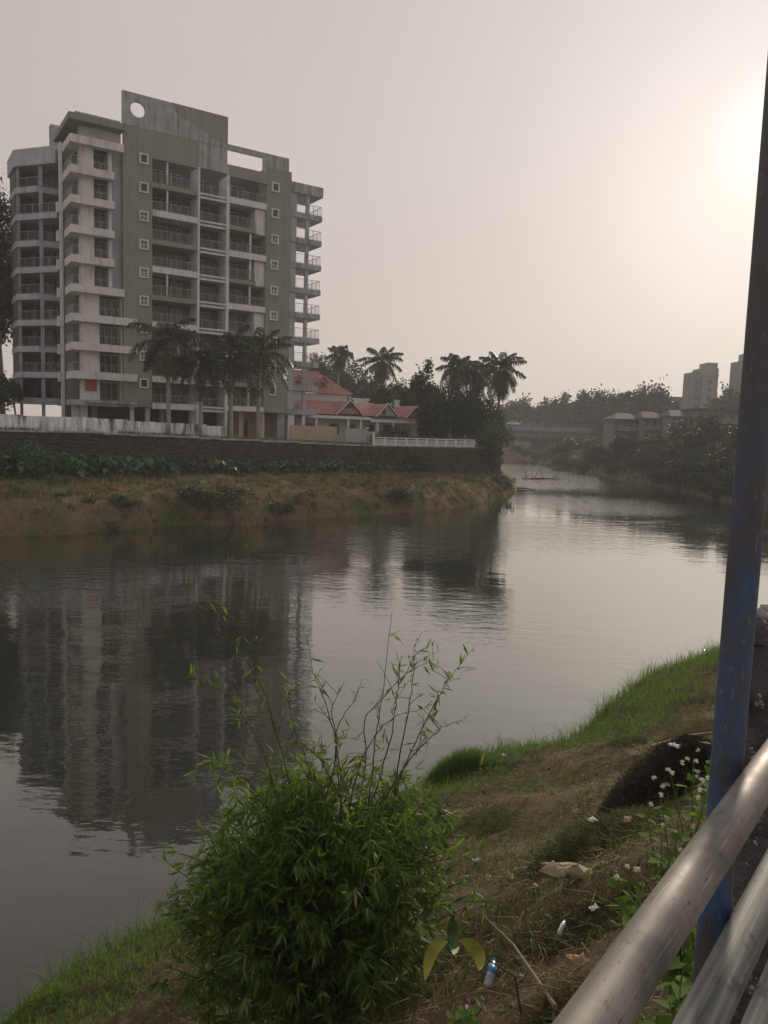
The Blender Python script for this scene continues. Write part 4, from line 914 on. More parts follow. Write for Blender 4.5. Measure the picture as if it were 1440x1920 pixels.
# ------------------------------------------------------------------ left bank cover
rng = np.random.default_rng(71); random.seed(71)
def bank_points(n, s0, s1, d0, d1):
    s = rng.uniform(s0, s1, n); d = rng.uniform(d0, d1, n); x = W0[0]+WD[0]*s+WN[0]*d; y = W0[1]+WD[1]*s+WN[1]*d
    ok = inside(x, y, LEFTLAND) & ~inside(x, y, RIVER); return x[ok], y[ok], s[ok], d[ok]
x, y, s, d = bank_points(95000, -22, 78, -22, .1)
z = HF(x, y); dl = seg_dist(x, y, LEFTW); gmask = 1.2*fbm(x, y, 7, 77)+.5*fbm(x, y, 1.7, 78)+np.where(d > -2.5, .9, 0)+np.where(dl < .9, .25, 0)+np.where(s > 60, .25, 0)
den = fbm(x, y, 2.5, 80)
g_ = gmask > .28; k1 = g_ & (den > -.5); k2 = (~g_) & (den > -.25)
P = np.stack([x, y, z-.02], 1)
o = blades(P[k1], rng.uniform(.16, .5, k1.sum()), .06, 'grass_mixed', 'bank_grass', lean=.9); tag(o, 'rough green grass and weeds over the far river bank', 'grass', kind='stuff')
o = blades(P[k2], rng.uniform(.10, .34, k2.sum()), .055, 'grass_straw', 'dry_bank_grass', lean=1.3); tag(o, 'dry brown grass matted over the far river bank', 'grass', kind='stuff')
cx_, cy_, cs_, cd_ = bank_points(2600, -22, 76, -22, -.2); kk = fbm(cx_, cy_, 5, 83) > -.35; cx_, cy_ = cx_[kk], cy_[kk]; rep = 22
tx = np.repeat(cx_, rep)+rng.normal(size=len(cx_)*rep)*.16; ty = np.repeat(cy_, rep)+rng.normal(size=len(cx_)*rep)*.16; kk = ~inside(tx, ty, RIVER); th2 = np.repeat(rng.uniform(.22, .75, len(cx_)), rep)[kk]; gsel = (np.repeat(fbm(cx_, cy_, 6, 84), rep) > .0)[kk]; tx, ty = tx[kk], ty[kk]
TP = np.stack([tx, ty, HF(tx, ty)-.03], 1); hh2 = th2*rng.uniform(.5, 1.1, len(tx))
o = blades(TP[gsel], hh2[gsel], .05, 'tree_leaf', 'green_tussocks', lean=1.0); tag(o, 'dark green tussocks and low weeds dotted over the far bank', 'grass', kind='stuff')
o = blades(TP[~gsel], hh2[~gsel], .05, 'grass_straw', 'dry_tussocks', lean=1.1); tag(o, 'dry straw tussocks dotted over the far bank', 'grass', kind='stuff')
# right bank and spit grass
xx = rng.uniform(36, 62, 26000); yy = rng.uniform(96, 240, 26000); k = ~inside(xx, yy, RIVER) & ~inside(xx, yy, LEFTLAND); xx, yy = xx[k], yy[k]; dd = seg_dist(xx, yy, RIGHTW); k = dd < 9; xx, yy = xx[k], yy[k]
o = blades(np.stack([xx, yy, HF(xx, yy)-.05], 1), rng.uniform(.3, .8, len(xx)), .12, 'tree_leaf', 'shore_grass', lean=.8); tag(o, 'green grass along the foot of the right bank', 'grass', kind='stuff')
# grass on the coping
s = rng.uniform(-2, 62, 9000); d = rng.uniform(.2, 2.6, 9000); k = (fbm(s, d, 5, 91) > .0) | (s > 24); s, d = s[k], d[k]
x = W0[0]+WD[0]*s+WN[0]*d; y = W0[1]+WD[1]*s+WN[1]*d
o = blades(np.stack([x, y, terrace_z(s)], 1), rng.uniform(.12, .45, len(x)), .05, 'grass_mixed', 'terrace_grass', lean=.8); tag(o, 'thin weeds along the top edge of the stone wall', 'grass', kind='stuff')
# broad-leaved plants at the wall foot
def heart(n, P, d, nr, L):
    d = d/np.linalg.norm(d, axis=1, keepdims=True); s_ = np.cross(d, nr); s_ /= np.linalg.norm(s_, axis=1, keepdims=True)+1e-9; u = np.cross(s_, d); L = L[:, None]
    pts = [(-.18, .30, .06), (.25, .42, .08), (1.0, 0, -.12), (.25, -.42, .08), (-.18, -.30, .06), (.0, 0, 0)]
    V = np.stack([P+d*a*L+s_*b_*L+u*c_*L for a, b_, c_ in pts], 1).reshape(-1, 3); k = np.arange(n)[:, None]*6
    return V, np.concatenate([k+np.array([[5, 0, 1, 2]]), k+np.array([[5, 2, 3, 4]])])
taro = []
for v in range(3):
    t = thing('broad_leaved_plant', 'clump of broad green leaves in the row at the foot of the stone wall', 'plant', (0, 0, 0), group='broad-leaved plants along the wall foot')
    n = 26; a = rng.uniform(0, 6.28, n); r = rng.uniform(.1, .75, n); h_ = rng.uniform(.35, 1.15, n); P = np.stack([np.cos(a)*r, np.sin(a)*r, h_], 1)
    d = np.stack([np.cos(a), np.sin(a), rng.uniform(-1.1, .1, n)], 1); nr = np.tile([0, 0, 1.], (n, 1))+rng.normal(size=(n, 3))*.25
    V, F = heart(n, P, d, nr, rng.uniform(.28, .55, n)); npmesh('leaves', V, F, MATS['taro_leaf'], t)
    q = MB()
    for i in range(n): q.tube([(0, 0, -.1), tuple(P[i]*[.4, .4, .6]), tuple(P[i])], .012, 4, False)
    q.build('stalk', MATS['taro_leaf'], t); taro.append(t)
spots = []
while len(spots) < 100:
    s = random.choice([random.uniform(-14, 22), random.uniform(4, 40), random.uniform(22, 46)]); d = -.5-random.random()**1.6*(2.6 if s < 22 else 1.2)
    spots.append((s, d))
for i, (s, d) in enumerate(spots):
    p = W0+WD*s+WN*d; o = taro[i] if i < 3 else copy_tree(taro[i % 3]); sc = random.uniform(.9, 1.5)*(1.3 if s < 14 else (.95 if s < 24 else .75)); o.location = (p[0], p[1], zf(*p)-.05); o.scale = (sc, sc, sc); o.rotation_euler[2] = random.uniform(0, 6.28)
def bush_at(px, py, R_, zsq, lab, n=2600, leaf=.2, mat='tree_leaf_dark', name='bank_bush', d=None, grp=None):
    # base pixel on the far bank: march the ray down to the ground
    dr = ray(px, py); t = 40.0
    while t < 160:
        p = CAM+dr*t
        if p[2] < zf(p[0], p[1])+.05: break
        t += .25
    if d is not None: q2 = wall_at(px, d)[1]; p = np.array([q2[0], q2[1]-R_*.3, 0])
    th_ = thing(name, lab, 'bush', (p[0], p[1]+R_*.3, zf(p[0], p[1]+R_*.3)-.15), group=grp)
    bl = [((0, 0, R_*zsq*.6), (R_, R_*.8, R_*zsq*.7))]+[((random.uniform(-1, 1)*R_*.8, random.uniform(-.6, .6)*R_, R_*zsq*random.uniform(.4, .9)), (R_*.45, R_*.45, R_*zsq*.4)) for _ in range(5)]
    q = MB()
    for _ in range(4): q.tube([(0, 0, -.2), (random.uniform(-.6, .6)*R_, random.uniform(-.4, .4)*R_, R_*zsq*.9)], [.05, .015], 5)
    q.build('stem', MATS['bark'], th_); crown('foliage', bl, n, leaf, MATS[mat], th_, clump=.2, shell=.55)
bg = 'low bushes on the far bank'
bush_at(405, 975, 2.5, .55, 'long dark green bush overhanging the water left of the middle of the bank', 4200, .17, grp=bg); bush_at(745, 952, 1.6, .75, 'dark green bush on the steep bank below the white fence', 2600, .17, grp=bg); bush_at(785, 893, 1.7, 1.2, 'rounded grey-green bush against the stone wall below the white fence', 2600, .2, 'tree_leaf', grp=bg, d=-1.6)
bush_at(60, 868, 1.8, 1.2, 'tall leafy bush at the left end of the stone wall', 2600, .3, 'taro_leaf', grp=bg, d=-1.9); bush_at(15, 862, 1.8, 1.0, 'leafy bush at the left picture edge below the stone wall', 2400, .3, 'tree_leaf', grp=bg, d=-1.8); bush_at(110, 866, 1.1, 1.3, 'thin upright bush beside the tall leafy bush at the wall', 1400, .26, 'taro_leaf', grp=bg, d=-1.4)
bush_at(925, 880, 2.6, 1.1, 'shaggy bush at the tip of the far bank', 3200, .25, 'tree_leaf', grp=bg); bush_at(905, 850, 2.6, 1.2, 'shrub growing over the end of the white fence', 3200, .26, 'tree_leaf', grp=bg, d=.6); bush_at(940, 915, 1.8, .8, 'low shaggy bush at the water edge of the bank tip', 2200, .2, 'tree_leaf', grp=bg)
bush_at(230, 960, 1.1, .5, 'small low bush on the brown slope of the far bank', 1200, .16, grp=bg); bush_at(520, 965, 1.3, .6, 'low dark bush right of the long overhanging bush', 1500, .16, grp=bg)
# creepers on the right stretch of the wall
n = 9000; s = rng.uniform(40, WEND, n); zt = terrace_z(s); hh = zt-rng.random(n)**1.3*3.6*(.6+.4*fbm(s, s*0, 4, 99)); P = np.stack([W0[0]+WD[0]*s, W0[1]+WD[1]*s, hh], 1)-np.append(WN, 0)*(rng.random(n)*.3+.02)[:, None]
d = rng.normal(size=(n, 3))*.5; d[:, 2] -= .9; V, F = leaf_quads(P, rng.uniform(.15, .4, n), .09, d)
o = npmesh('wall_creeper', V, F, MATS['grass_mixed']); tag(o, 'dry creepers hanging over the stone wall under the white fence', 'creeper', kind='stuff')
# hedge behind the white fence
HG = thing('clipped_hedge', 'low clipped hedge behind the white panel fence', 'hedge', (W0[0], W0[1], 6.1), math.atan2(WD[1], WD[0]))
n = 6000; P = np.stack([rng.uniform(42.5, 60, n), 1.6+rng.normal(size=n)*.3, rng.uniform(-.1, 1.25, n)], 1); V, F = leaf_quads(P, .16, .1, rng.normal(size=(n, 3))); npmesh('foliage', V, F, MATS['tree_leaf'], HG)
q = MB()
for u in np.arange(43, 60, 1.0): q.tube([(u, 1.6, -.2), (u+.1, 1.6, 1.0)], [.03, .01], 4)
q.build('stem', MATS['bark'], HG)
x, y, z = place(740, 101); bl = [((0, 0, 1.3), (2.2, 1.3, 1.0))]
t = thing('garden_shrub', 'dark rounded garden shrub in front of the house porch', 'shrub', (x, y, z)); crown('foliage', bl, 2400, .2, MATS['tree_leaf_dark'], t, clump=.2); MB().tube([(0, 0, -.2), (.1, 0, 1.2)], [.08, .03], 6).build('stem', MATS['bark'], t)
# floating branches in the river
p = at_z(1015, 899, 0.0); FBr = thing('floating_branches', 'tangle of dead branches floating in the river bend', 'debris', (p[0], p[1], 0))
for k, (a, b_, r_) in enumerate([((-3.2, 0, -.05), (3.6, .4, .15), .2), ((-2.5, .2, .1), (-3.4, .3, 1.8), .07), ((-1.5, .2, .1), (-1.9, .2, 1.5), .06), ((-1.2, .2, .1), (-.2, 0, 2.1), .07), ((.5, .2, .1), (-.4, .3, 1.7), .06), ((-3.5, -.2, 0), (-2.0, .3, .7), .08), ((1.5, .2, .1), (3.2, -.3, .45), .08)]):
    MB().tube([a, tuple((np.array(a)+np.array(b_))/2+[0, .1, .15]), b_], [r_, r_*.8, r_*.35], 6).build('branch', MATS['brown_bark'], FBr)
p = at_z(984, 918, 0.0); t = MB().tube([(-1.4, .5, .15), (0, 0, .2), (1.6, -.2, .02)], [.14, .12, .05], 6).build('driftwood_log', MATS['brown_bark']); t.location = (p[0], p[1], 0); tag(t, 'short driftwood log poking out from the tip of the far bank', 'log')
for i, (px, py, l, lab) in enumerate([(200, 981, 1.3, 'broken grey slab lying on the far shore, upper of two'), (212, 987, 1.0, 'broken grey slab at the water line of the far shore, lower of two')]):
    dr = ray(px, py); tt = 40.
    while (CAM+dr*tt)[2] > zf(*(CAM+dr*tt)[:2])+.05: tt += .2
    p = CAM+dr*tt; o = MB().add([(-l/2, -.3, -.1), (l/2, -.22, -.1), (l/2*.8, .3, -.1), (-l/2*.9, .26, -.1), (-l/2, -.3, .12), (l/2, -.22, .16), (l/2*.8, .3, .14), (-l/2*.9, .26, .1)], [(0, 3, 2, 1), (4, 5, 6, 7), (0, 1, 5, 4), (1, 2, 6, 5), (2, 3, 7, 6), (3, 0, 4, 7)]).build('broken_slab', MATS['stone_dark']); o.location = p; o.rotation_euler = (0, .08, .2*i+.3); tag(o, lab, 'slab')

# ------------------------------------------------------------------ near bank
rng = np.random.default_rng(101); random.seed(101)
n = 520000; x = rng.uniform(-7, 22, n); y = rng.uniform(1.5, 33, n); t = tn(x, y); k = (t > .02) & (t < 8.6); x, y, t = x[k], y[k], t[k]
dist = np.hypot(x, y); keep = rng.random(len(x)) < np.clip(1.25-dist/40, .25, 1); x, y, t = x[keep], y[keep], t[keep]
z = HN(x, y); gm = fbm(x, y, 2.6, 111)+.4*fbm(x, y, .8, 112)
lush = np.clip((2.2-t)/1.2, -.1, 1)*.9+np.clip((y-13.5)/5, 0, 1)*np.clip((3.6-t)/2, 0, 1)*.9+gm*.45
tall = (t < .5)
k1 = lush > .48; k2 = (lush <= .48) & (lush > -.08); k3 = (lush <= .05) & (gm > -.6) & (rng.random(len(x)) < .8)
P = np.stack([x, y, z-.01], 1)
hg = (.05+.24*rng.random(len(x))**1.7)*(1+.9*tall)*(1+.35*fbm(x, y, .9, 119))*(1+.4*np.clip((y-14)/8, 0, 1))
o = blades(P[k1], hg[k1], .012, 'grass_green', 'lush_grass', lean=.8); tag(o, 'lush green grass along the edge of the near bank', 'grass', kind='stuff')
o = blades(P[k2], hg[k2]*.75, .010, 'grass_mixed', 'mixed_grass', lean=1.0); tag(o, 'short mixed green and dry grass on the near bank', 'grass', kind='stuff')
o = blades(P[k3], rng.uniform(.03, .10, k3.sum()), .008, 'grass_straw', 'straw_litter', lean=2.2); tag(o, 'dry straw scattered over the brown soil of the near bank', 'straw', kind='stuff')
n = 1500; x = rng.uniform(-6, 16, n); y = rng.uniform(3, 26, n); t = tn(x, y); k = (t > .3) & (t < 8) & (fbm(x, y, 2.2, 140) > .0); x, y = x[k], y[k]; rep = 9
wx = np.repeat(x, rep)+rng.normal(size=len(x)*rep)*.05; wy = np.repeat(y, rep)+rng.normal(size=len(x)*rep)*.05; dd_ = rng.normal(size=(len(wx), 3)); dd_[:, 2] = np.abs(dd_[:, 2])*.5+.1
V, F = leaf_quads(np.stack([wx, wy, HN(wx, wy)+rng.uniform(.01, .07, len(wx))], 1), rng.uniform(.04, .10, len(wx)), rng.uniform(.025, .05, len(wx)), dd_, np.tile([0, 0, 1.], (len(wx), 1))+rng.normal(size=(len(wx), 3))*.3); o = npmesh('ground_weeds', V, F, MATS['heap_green']); tag(o, 'small broad-leaved weeds sprinkled over the near bank', 'weeds', kind='stuff')
n = 2600; x = rng.uniform(-6, 14, n); y = rng.uniform(3, 20, n); t = tn(x, y); k = (t > 1.2) & (t < 8.3); x, y = x[k], y[k]; dd_ = rng.normal(size=(len(x), 3)); dd_[:, 2] *= .2
V, F = leaf_quads(np.stack([x, y, HN(x, y)+.012], 1), rng.uniform(.03, .09, len(x)), rng.uniform(.012, .035, len(x)), dd_, np.tile([0, 0, 1.], (len(x), 1))+rng.normal(size=(len(x), 3))*.3, .3); o = npmesh('leaf_litter', V, F, MATS['dry_frond']); tag(o, 'dry fallen leaves scattered on the soil of the near bank', 'leaf litter', kind='stuff')
# tall seeding grass at the rim
n = 17000; x = rng.uniform(-6, 17, n); y = rng.uniform(7, 33, n); t = tn(x, y); k = (t > 0) & (t < .7) & (fbm(x, y, 1.6, 120) > .1); x, y = x[k], y[k]
o = blades(np.stack([x, y, HN(x, y)], 1), rng.uniform(.25, .55, len(x)), .008, 'grass_straw', 'seeding_grass', lean=.5); tag(o, 'tall seeding grass stalks on the rim of the near bank', 'grass', kind='stuff')
n = 900; x = rng.uniform(-5, 13, n); y = rng.uniform(3, 19, n); t = tn(x, y); k = (t > 1.0) & (t < 8.3); x, y = x[k], y[k]; V = []; F = []
for a_, b_ in zip(x, y):
    r_ = .012+.05*rng.random()**3; c0 = np.array([a_, b_, float(HN(a_, b_))+r_*.2]); b0 = len(V); cu = np.array([(1,1,-1),(-1,1,-1),(-1,-1,-1),(1,-1,-1),(.7,.6,.8),(-.6,.7,.8),(-.7,-.6,.8),(.6,-.7,.8)])*r_*rng.uniform(.6, 1.1, (8, 3)); V += list(c0+cu); F += [tuple(b0+i for i in f) for f in ((4,5,6,7),(0,1,5,4),(1,2,6,5),(2,3,7,6),(3,0,4,7))]
o = npmesh('soil_clods', np.array(V), F, MATS['ground_near'], smooth=False); tag(o, 'small clods and stones lying on the soil of the near bank', 'clods', kind='stuff')
# heaps of cut grass and weeds
HEAPS = []
def heap(name, lab, px, py, rx, ry, rz, mat, n, hl, cat='heap', lay=.8):
    p = hit(px, py); th_ = thing(name, lab, cat, (p[0], p[1]+ry*.3, float(HN(p[0], p[1]+ry*.3))-.05), group='heaps on the near bank')
    HEAPS.append((p[0], p[1]+ry*.3, rx, ry, rz))
    m_ = 24; a = np.linspace(0, 2*math.pi, m_, endpoint=False); rings = [(0.02, 1.0), (.35, .93), (.62, .74), (.85, .42), (1.0, .0)]; V = [(0, 0, rz)]; 
    sd = abs(hash(lab)) % 1 if False else len(lab)
    for r_, h_ in rings[1:]:
        w = 1+.2*fbm(np.cos(a)*3+sd, np.sin(a)*3+r_*2, 2.2, 130+sd); V += [(rx*r_*w[i]*math.cos(a[i]), ry*r_*w[i]*math.sin(a[i]), rz*h_*(1+.25*(w[i]-1)*3)-(.08 if h_ == 0 else 0)) for i in range(m_)]
    hx0, hy0 = p[0], p[1]+ry*.3; V = [(a_, b_, c_+float(HN(hx0+a_, hy0+b_))-float(HN(hx0, hy0))) for a_, b_, c_ in V]
    F = [(0, 1+i, 1+(i+1) % m_) for i in range(m_)]
    q = MB().add(V, F+[(1+j*m_+i, 1+(j+1)*m_+i, 1+(j+1)*m_+(i+1) % m_, 1+j*m_+(i+1) % m_) for j in range(len(rings)-2) for i in range(m_)]); q.build('mound', MATS['mound_dark' if mat == 'heap_dark' else 'ground_near'], th_, True)
    aa = rng.uniform(0, 6.28, n); rr_ = np.sqrt(rng.random(n))*(1+.5*rng.random(n)**2.5)*(1+.18*np.sin(aa*3+sd)+.1*np.sin(aa*7+sd*2)); hh = np.interp(rr_, [0, .35, .62, .85, 1], [1, .93, .74, .42, 0])*rz
    P = np.stack([rx*rr_*np.cos(aa), ry*rr_*np.sin(aa), hh-.01], 1)
    P[:, 2] += HN(hx0+P[:, 0], hy0+P[:, 1])-float(HN(hx0, hy0))
    if lay < .5: blades(P, rng.uniform(.4, 1.2, n)*hl, .010, mat, 'cut_grass', th_, lean=lay*2.2)
    else:
        P = P+rng.normal(size=P.shape)*np.array([.02, .02, .012]); d = rng.normal(size=P.shape); d[:, 2] = d[:, 2]*.45+.12
        V, F = leaf_quads(P, rng.uniform(.5, 1.4, n)*hl, .008, d); npmesh('cut_grass', V, F, MATS[mat], th_)
    return th_
def heap_top(x, y):
    h_ = 0.0
    for hx, hy, a, b_, c_ in HEAPS:
        r_ = math.hypot((x-hx)/a, (y-hy)/b_)
        if r_ < 1: h_ = max(h_, float(np.interp(r_, [0, .35, .62, .85, 1], [1, .93, .74, .42, 0]))*c_)
    return h_
def hit2(px, py):
    d = ray(px, py); t = 1.5
    while t < 60:
        p = CAM+d*t
        if p[2] < float(HN(p[0], p[1]))+heap_top(p[0], p[1]): return p
        t += .03
    return p
heap('soil_heap', 'dark earthy heap of rotted grass on the near bank beside the post', 1240, 1490, .74, .55, .62, 'heap_dark', 16000, .06)
heap('grass_heap', 'large heap of fresh cut green weeds in the middle of the near slope', 1125, 1585, .72, .5, .26, 'heap_green', 16000, .10)
heap('grass_heap', 'brown heap of cut grass under the tan sheet', 1110, 1735, .55, .36, .10, 'heap_brown', 14000, .075)
heap('grass_heap', 'dark tangled weed heap beside the railing at the bottom of the picture', 1085, 1885, .34, .26, .08, 'heap_brown', 9000, .075)
heap('grass_heap', 'grassy hump between the bamboo bush and the bare path', 905, 1560, .7, .5, .16, 'heap_green', 14000, .10)
heap('grass_heap', 'grey dry heap of weeds near the grass slope', 1290, 1390, 1.0, .6, .24, 'heap_brown', 13000, .12)
heap('grass_heap', 'small green weed heap below the grey dry heap', 1185, 1400, .5, .36, .2, 'heap_green', 7000, .1)
heap('grass_tuft', 'bright green rounded tuft of grass at the rim right of the bamboo', 850, 1460, .75, .5, .38, 'grass_green', 8000, .26, 'grass tuft', .35)
heap('grass_tuft', 'rank green tuft of weeds at the bottom left corner of the bank', 60, 1905, .5, .4, .18, 'weed_leaf', 5000, .10, 'grass tuft', .6)

# ------------------------------------------------------------------ bamboo bush
BD = 6.4
BB = hit(590, 1880); 
BM = thing('bamboo_bush', 'big dense bamboo bush with long bare shoots on the near bank', 'bush', (BB[0], BB[1], BB[2]))
def loc(px, py, Y): return at_y(px, py, Y)-BB
def fans(P, out, nl=6, L=(.085, .155), up=0.0):
    m_ = len(P); base = np.repeat(P, nl, 0); o_ = np.repeat(out, nl, 0)
    d = o_+rng.normal(size=(m_*nl, 3))*.62; d[:, 2] += up-.25*rng.random(m_*nl)
    l = rng.uniform(L[0]*.7, L[1]*1.12, m_*nl); nrm = np.tile([0, 0, 1.], (m_*nl, 1))+rng.normal(size=(m_*nl, 3))*.5
    return leaf_quads(base, l, l*rng.uniform(.13, .18, m_*nl), d, nrm, .12)
ell = [((600, 1740), (1.10, .95, .82), .36), ((545, 1600), (.78, .70, .55), .22), ((690, 1590), (.74, .70, .52), .2), ((455, 1700), (.62, .6, .66), .13), ((760, 1690), (.52, .6, .6), .1), ((520, 1500), (.42, .45, .26), .05), ((800, 1530), (.26, .4, .32), .035), ((620, 1490), (.4, .4, .25), .03), ((410, 1830), (.46, .5, .50), .07), ((760, 1840), (.38, .5, .45), .05)]
PP = []; OO = []
for (c, r, f) in ell:
    c = loc(c[0], c[1], BD); k = int(4000*f); d = rng.normal(size=(k, 3)); d /= np.linalg.norm(d, axis=1, keepdims=True); rad = (.62+.43*rng.random((k, 1))**.8)
    w = 1+.30*np.sin(d[:, :1]*7+c[0]*5)*np.sin(d[:, 1:2]*6+1)*np.sin(d[:, 2:]*8+2)
    PP.append(c+d*rad*w*np.array(r)); OO.append(d*np.array([1, 1, .6])+np.array([0, 0, .15]))
P = np.concatenate(PP); O_ = np.concatenate(OO); k = P[:, 2] > .02; P, O_ = P[k], O_[k]
kf = rng.random(len(P)) < .36; V, F = fans(P[kf]*np.array([.93, .93, .95]), O_[kf]); npmesh('foliage', V, F, MATS['bamboo_leaf'], BM)
FP, FO, YP, YO = [], [], [], []
for i in range(215):
    j = random.randrange(len(P)); e = P[j]+O_[j]*(random.uniform(-.12, .18) if random.random() < .82 else random.uniform(.2, .5)); a = random.uniform(0, 6.28); r0 = random.uniform(.03, .35)
    b0 = np.array([math.cos(a)*r0, math.sin(a)*r0, -.2]); m1 = b0*.6+e*.4; m1[2] = b0[2]+max(.45, (e[2]+.2)*.75); m2 = b0*.2+e*.8; m2[2] = max(m1[2], e[2]+.16)
    cv = np.array([b0, m1, m2, e]); tt = np.linspace(0, 1, 12)[:, None]
    path = (1-tt)**3*cv[0]+3*tt*(1-tt)**2*cv[1]+3*tt**2*(1-tt)*cv[2]+tt**3*cv[3]
    MB().tube(path[::2].tolist()+[path[-1]], [.012, .010, .008, .006, .004, .003, .0015], 5).build('culm', MATS['brown_bark'], BM)
    T = e-m2; T /= np.linalg.norm(T)+1e-6
    for f in np.linspace(.40, 1.0, 19):
        p = path[min(11, int(f*11))]; off = rng.normal(size=3)*.11*(1.25-.7*f); dr = T*.7+off*5; dr[2] -= .15
        lit_top = p[2]+off[2] > 1.45 and random.random() < .6  # sunlit bush top put into the colour: upper leaves take a lighter green
        (YP if lit_top else FP).append(p+off); (YO if lit_top else FO).append(dr)
V, F = fans(np.array(FP), np.array(FO)); npmesh('sprays', V, F, MATS['bamboo_leaf'], BM)
V, F = fans(np.array(YP), np.array(YO), 6, (.08, .15), .3); npmesh('lit_top_leaves', V, F, MATS['weed_leaf'], BM)
for i in range(70):                                     # side twigs standing out of the mass
    j = random.randrange(len(P)); dr = O_[j]/np.linalg.norm(O_[j])+np.array([0, 0, .35]); e = P[j]+dr*random.uniform(.12, .34)
    if e[2] < .3: continue
    tw = MB().tube([P[j]-dr*.3, P[j], e], [.005, .004, .002], 4).build('twig', MATS['brown_bark'], BM)
    V, F = fans(np.array([e, (e+P[j])/2]), np.array([dr, dr]), 5, (.09, .16)); npmesh('leaves', V, F, MATS['bamboo_leaf' if i % 3 else 'weed_leaf'], tw)
shoots = [([(560, 1540), (525, 1400), (500, 1300), (445, 1210), (400, 1170), (352, 1130)], 6.3, .30), ([(530, 1560), (505, 1430), (470, 1360), (425, 1300), (385, 1280), (348, 1265)], 6.1, .45), ([(575, 1560), (545, 1470), (505, 1330), (478, 1290), (482, 1212)], 6.5, .18), ([(640, 1560), (640, 1440), (618, 1340), (600, 1290), (586, 1262)], 6.4, .22), ([(645, 1540), (625, 1380), (650, 1330), (668, 1312)], 6.6, .15),
          ([(690, 1520), (698, 1440), (705, 1370), (716, 1310), (726, 1240), (735, 1146)], 6.5, .03), ([(735, 1510), (755, 1440), (790, 1370), (820, 1310), (840, 1275), (862, 1248)], 6.4, .95), ([(738, 1490), (752, 1400), (768, 1330), (775, 1260), (778, 1205)], 6.2, .30), ([(650, 1540), (670, 1440), (700, 1380), (740, 1340), (790, 1330)], 6.5, .25), ([(660, 1545), (690, 1430), (680, 1340), (700, 1330), (760, 1260), (812, 1238)], 6.7, .35), ([(640, 1500), (600, 1420), (560, 1390), (520, 1380)], 6.3, .3), ([(720, 1500), (770, 1420), (800, 1390), (835, 1360)], 6.3, .5), ([(700, 1500), (735, 1380), (745, 1300), (752, 1230)], 6.6, .12), ([(600, 1560), (580, 1440), (545, 1350), (540, 1290)], 6.4, .25), ([(610, 1500), (635, 1400), (620, 1330), (640, 1290)], 6.3, .1)]
for pl, Y, dens in shoots:
    pts = [loc(a, b_, Y+.03*i) for i, (a, b_) in enumerate(pl)]
    # smooth the shoot
    tt = np.linspace(0, len(pts)-1, 22); i0 = np.minimum(tt.astype(int), len(pts)-2); fr = (tt-i0)[:, None]; A_ = np.array(pts); sm = A_[i0]*(1-fr)+A_[i0+1]*fr
    for _ in range(3): sm[1:-1] = (sm[:-2]+sm[1:-1]*2+sm[2:])/4
    sm += rng.normal(size=sm.shape)*.004
    q = MB(); q.tube(sm, np.linspace(.0075, .0022, len(sm)), 6)
    PL = []; 
    for i in range(4, 22):
        if random.random() < .55*min(1, .25+dens):
            dr = rng.normal(size=3)*np.array([1, .6, .4])+np.array([0, 0, .8]); dr /= np.linalg.norm(dr); l = random.uniform(.06, .26); e = sm[i]+dr*l
            q.tube([sm[i], sm[i]+dr*l*.5+[0, 0, .01], e], [.0032, .0024, .0015], 4); PL.append(e); PL.append(sm[i]+dr*l*.6)
        if random.random() < dens: PL.append(sm[i])
    sh_ = q.build('shoot', MATS['brown_bark'], BM)
    if PL:
        PL = np.array(PL); V, F = fans(PL, rng.normal(size=PL.shape)*.7+[0, 0, .3], 2, (.07, .135)); npmesh('leaves', V, F, MATS['bamboo_leaf' if pl[-1][0] > 570 else 'weed_leaf'], sh_)

# ------------------------------------------------------------------ weeds with white flowers, sapling, sticks, litter
def weed(px, py, Yb, stems, lab, sd):
    """stems: list of photo tip pixels; Yb distance"""
    r2 = random.Random(sd); b = at_y(px, py, Yb); zb = float(HN(b[0], b[1])); t = thing('flowering_weed', lab, 'weed', (b[0], b[1], zb), group='white-flowered weeds by the railing'); O = np.array([b[0], b[1], zb])
    for (tx, ty, fl) in stems:
        e = at_y(tx, ty, Yb+r2.uniform(-.15, .15))-O; b0 = np.array([r2.uniform(-.08, .08), r2.uniform(-.08, .08), -.1]); m_ = (b0+e)/2+np.array([r2.uniform(-.05, .05), 0, .08])
        pts = np.array([b0, (b0+m_)/2, m_, (m_+e)/2+[0, 0, .03], e]); st = MB().tube(pts, [.006, .005, .0042, .0035, .002], 5).build('stem', MATS['weed_leaf'], t)
        PL = []; DL = []; LL = []
        for f in np.linspace(.25, .95, 7):
            i = min(int(f*4), 3); p = pts[i]+(pts[i+1]-pts[i])*(f*4-i); a = r2.uniform(0, 6.28)
            for s_ in (0, math.pi): PL.append(p); DL.append((math.cos(a+s_), math.sin(a+s_), r2.uniform(-.35, .25))); LL.append(r2.uniform(.05, .095)*(1.15-.45*f))
        PL, DL, LL = np.array(PL), np.array(DL), np.array(LL); V, F = heart(len(PL), PL+DL*.02, DL, np.tile([0, 0, 1.], (len(PL), 1))+rng.normal(size=(len(PL), 3))*.3, LL); npmesh('leaves', V, F, MATS['weed_leaf'], t)
        if fl:
            for _ in range((fl+1)//2):
                C = np.repeat([e+np.array([r2.gauss(0, .035), r2.gauss(0, .035), r2.gauss(.01, .02)])], 30, 0); d = rng.normal(size=C.shape); d[:, 2] += .5; V, F = leaf_quads(C, .016, .0045, d); npmesh('flower_head', V, F, MATS['flower_white'], t)
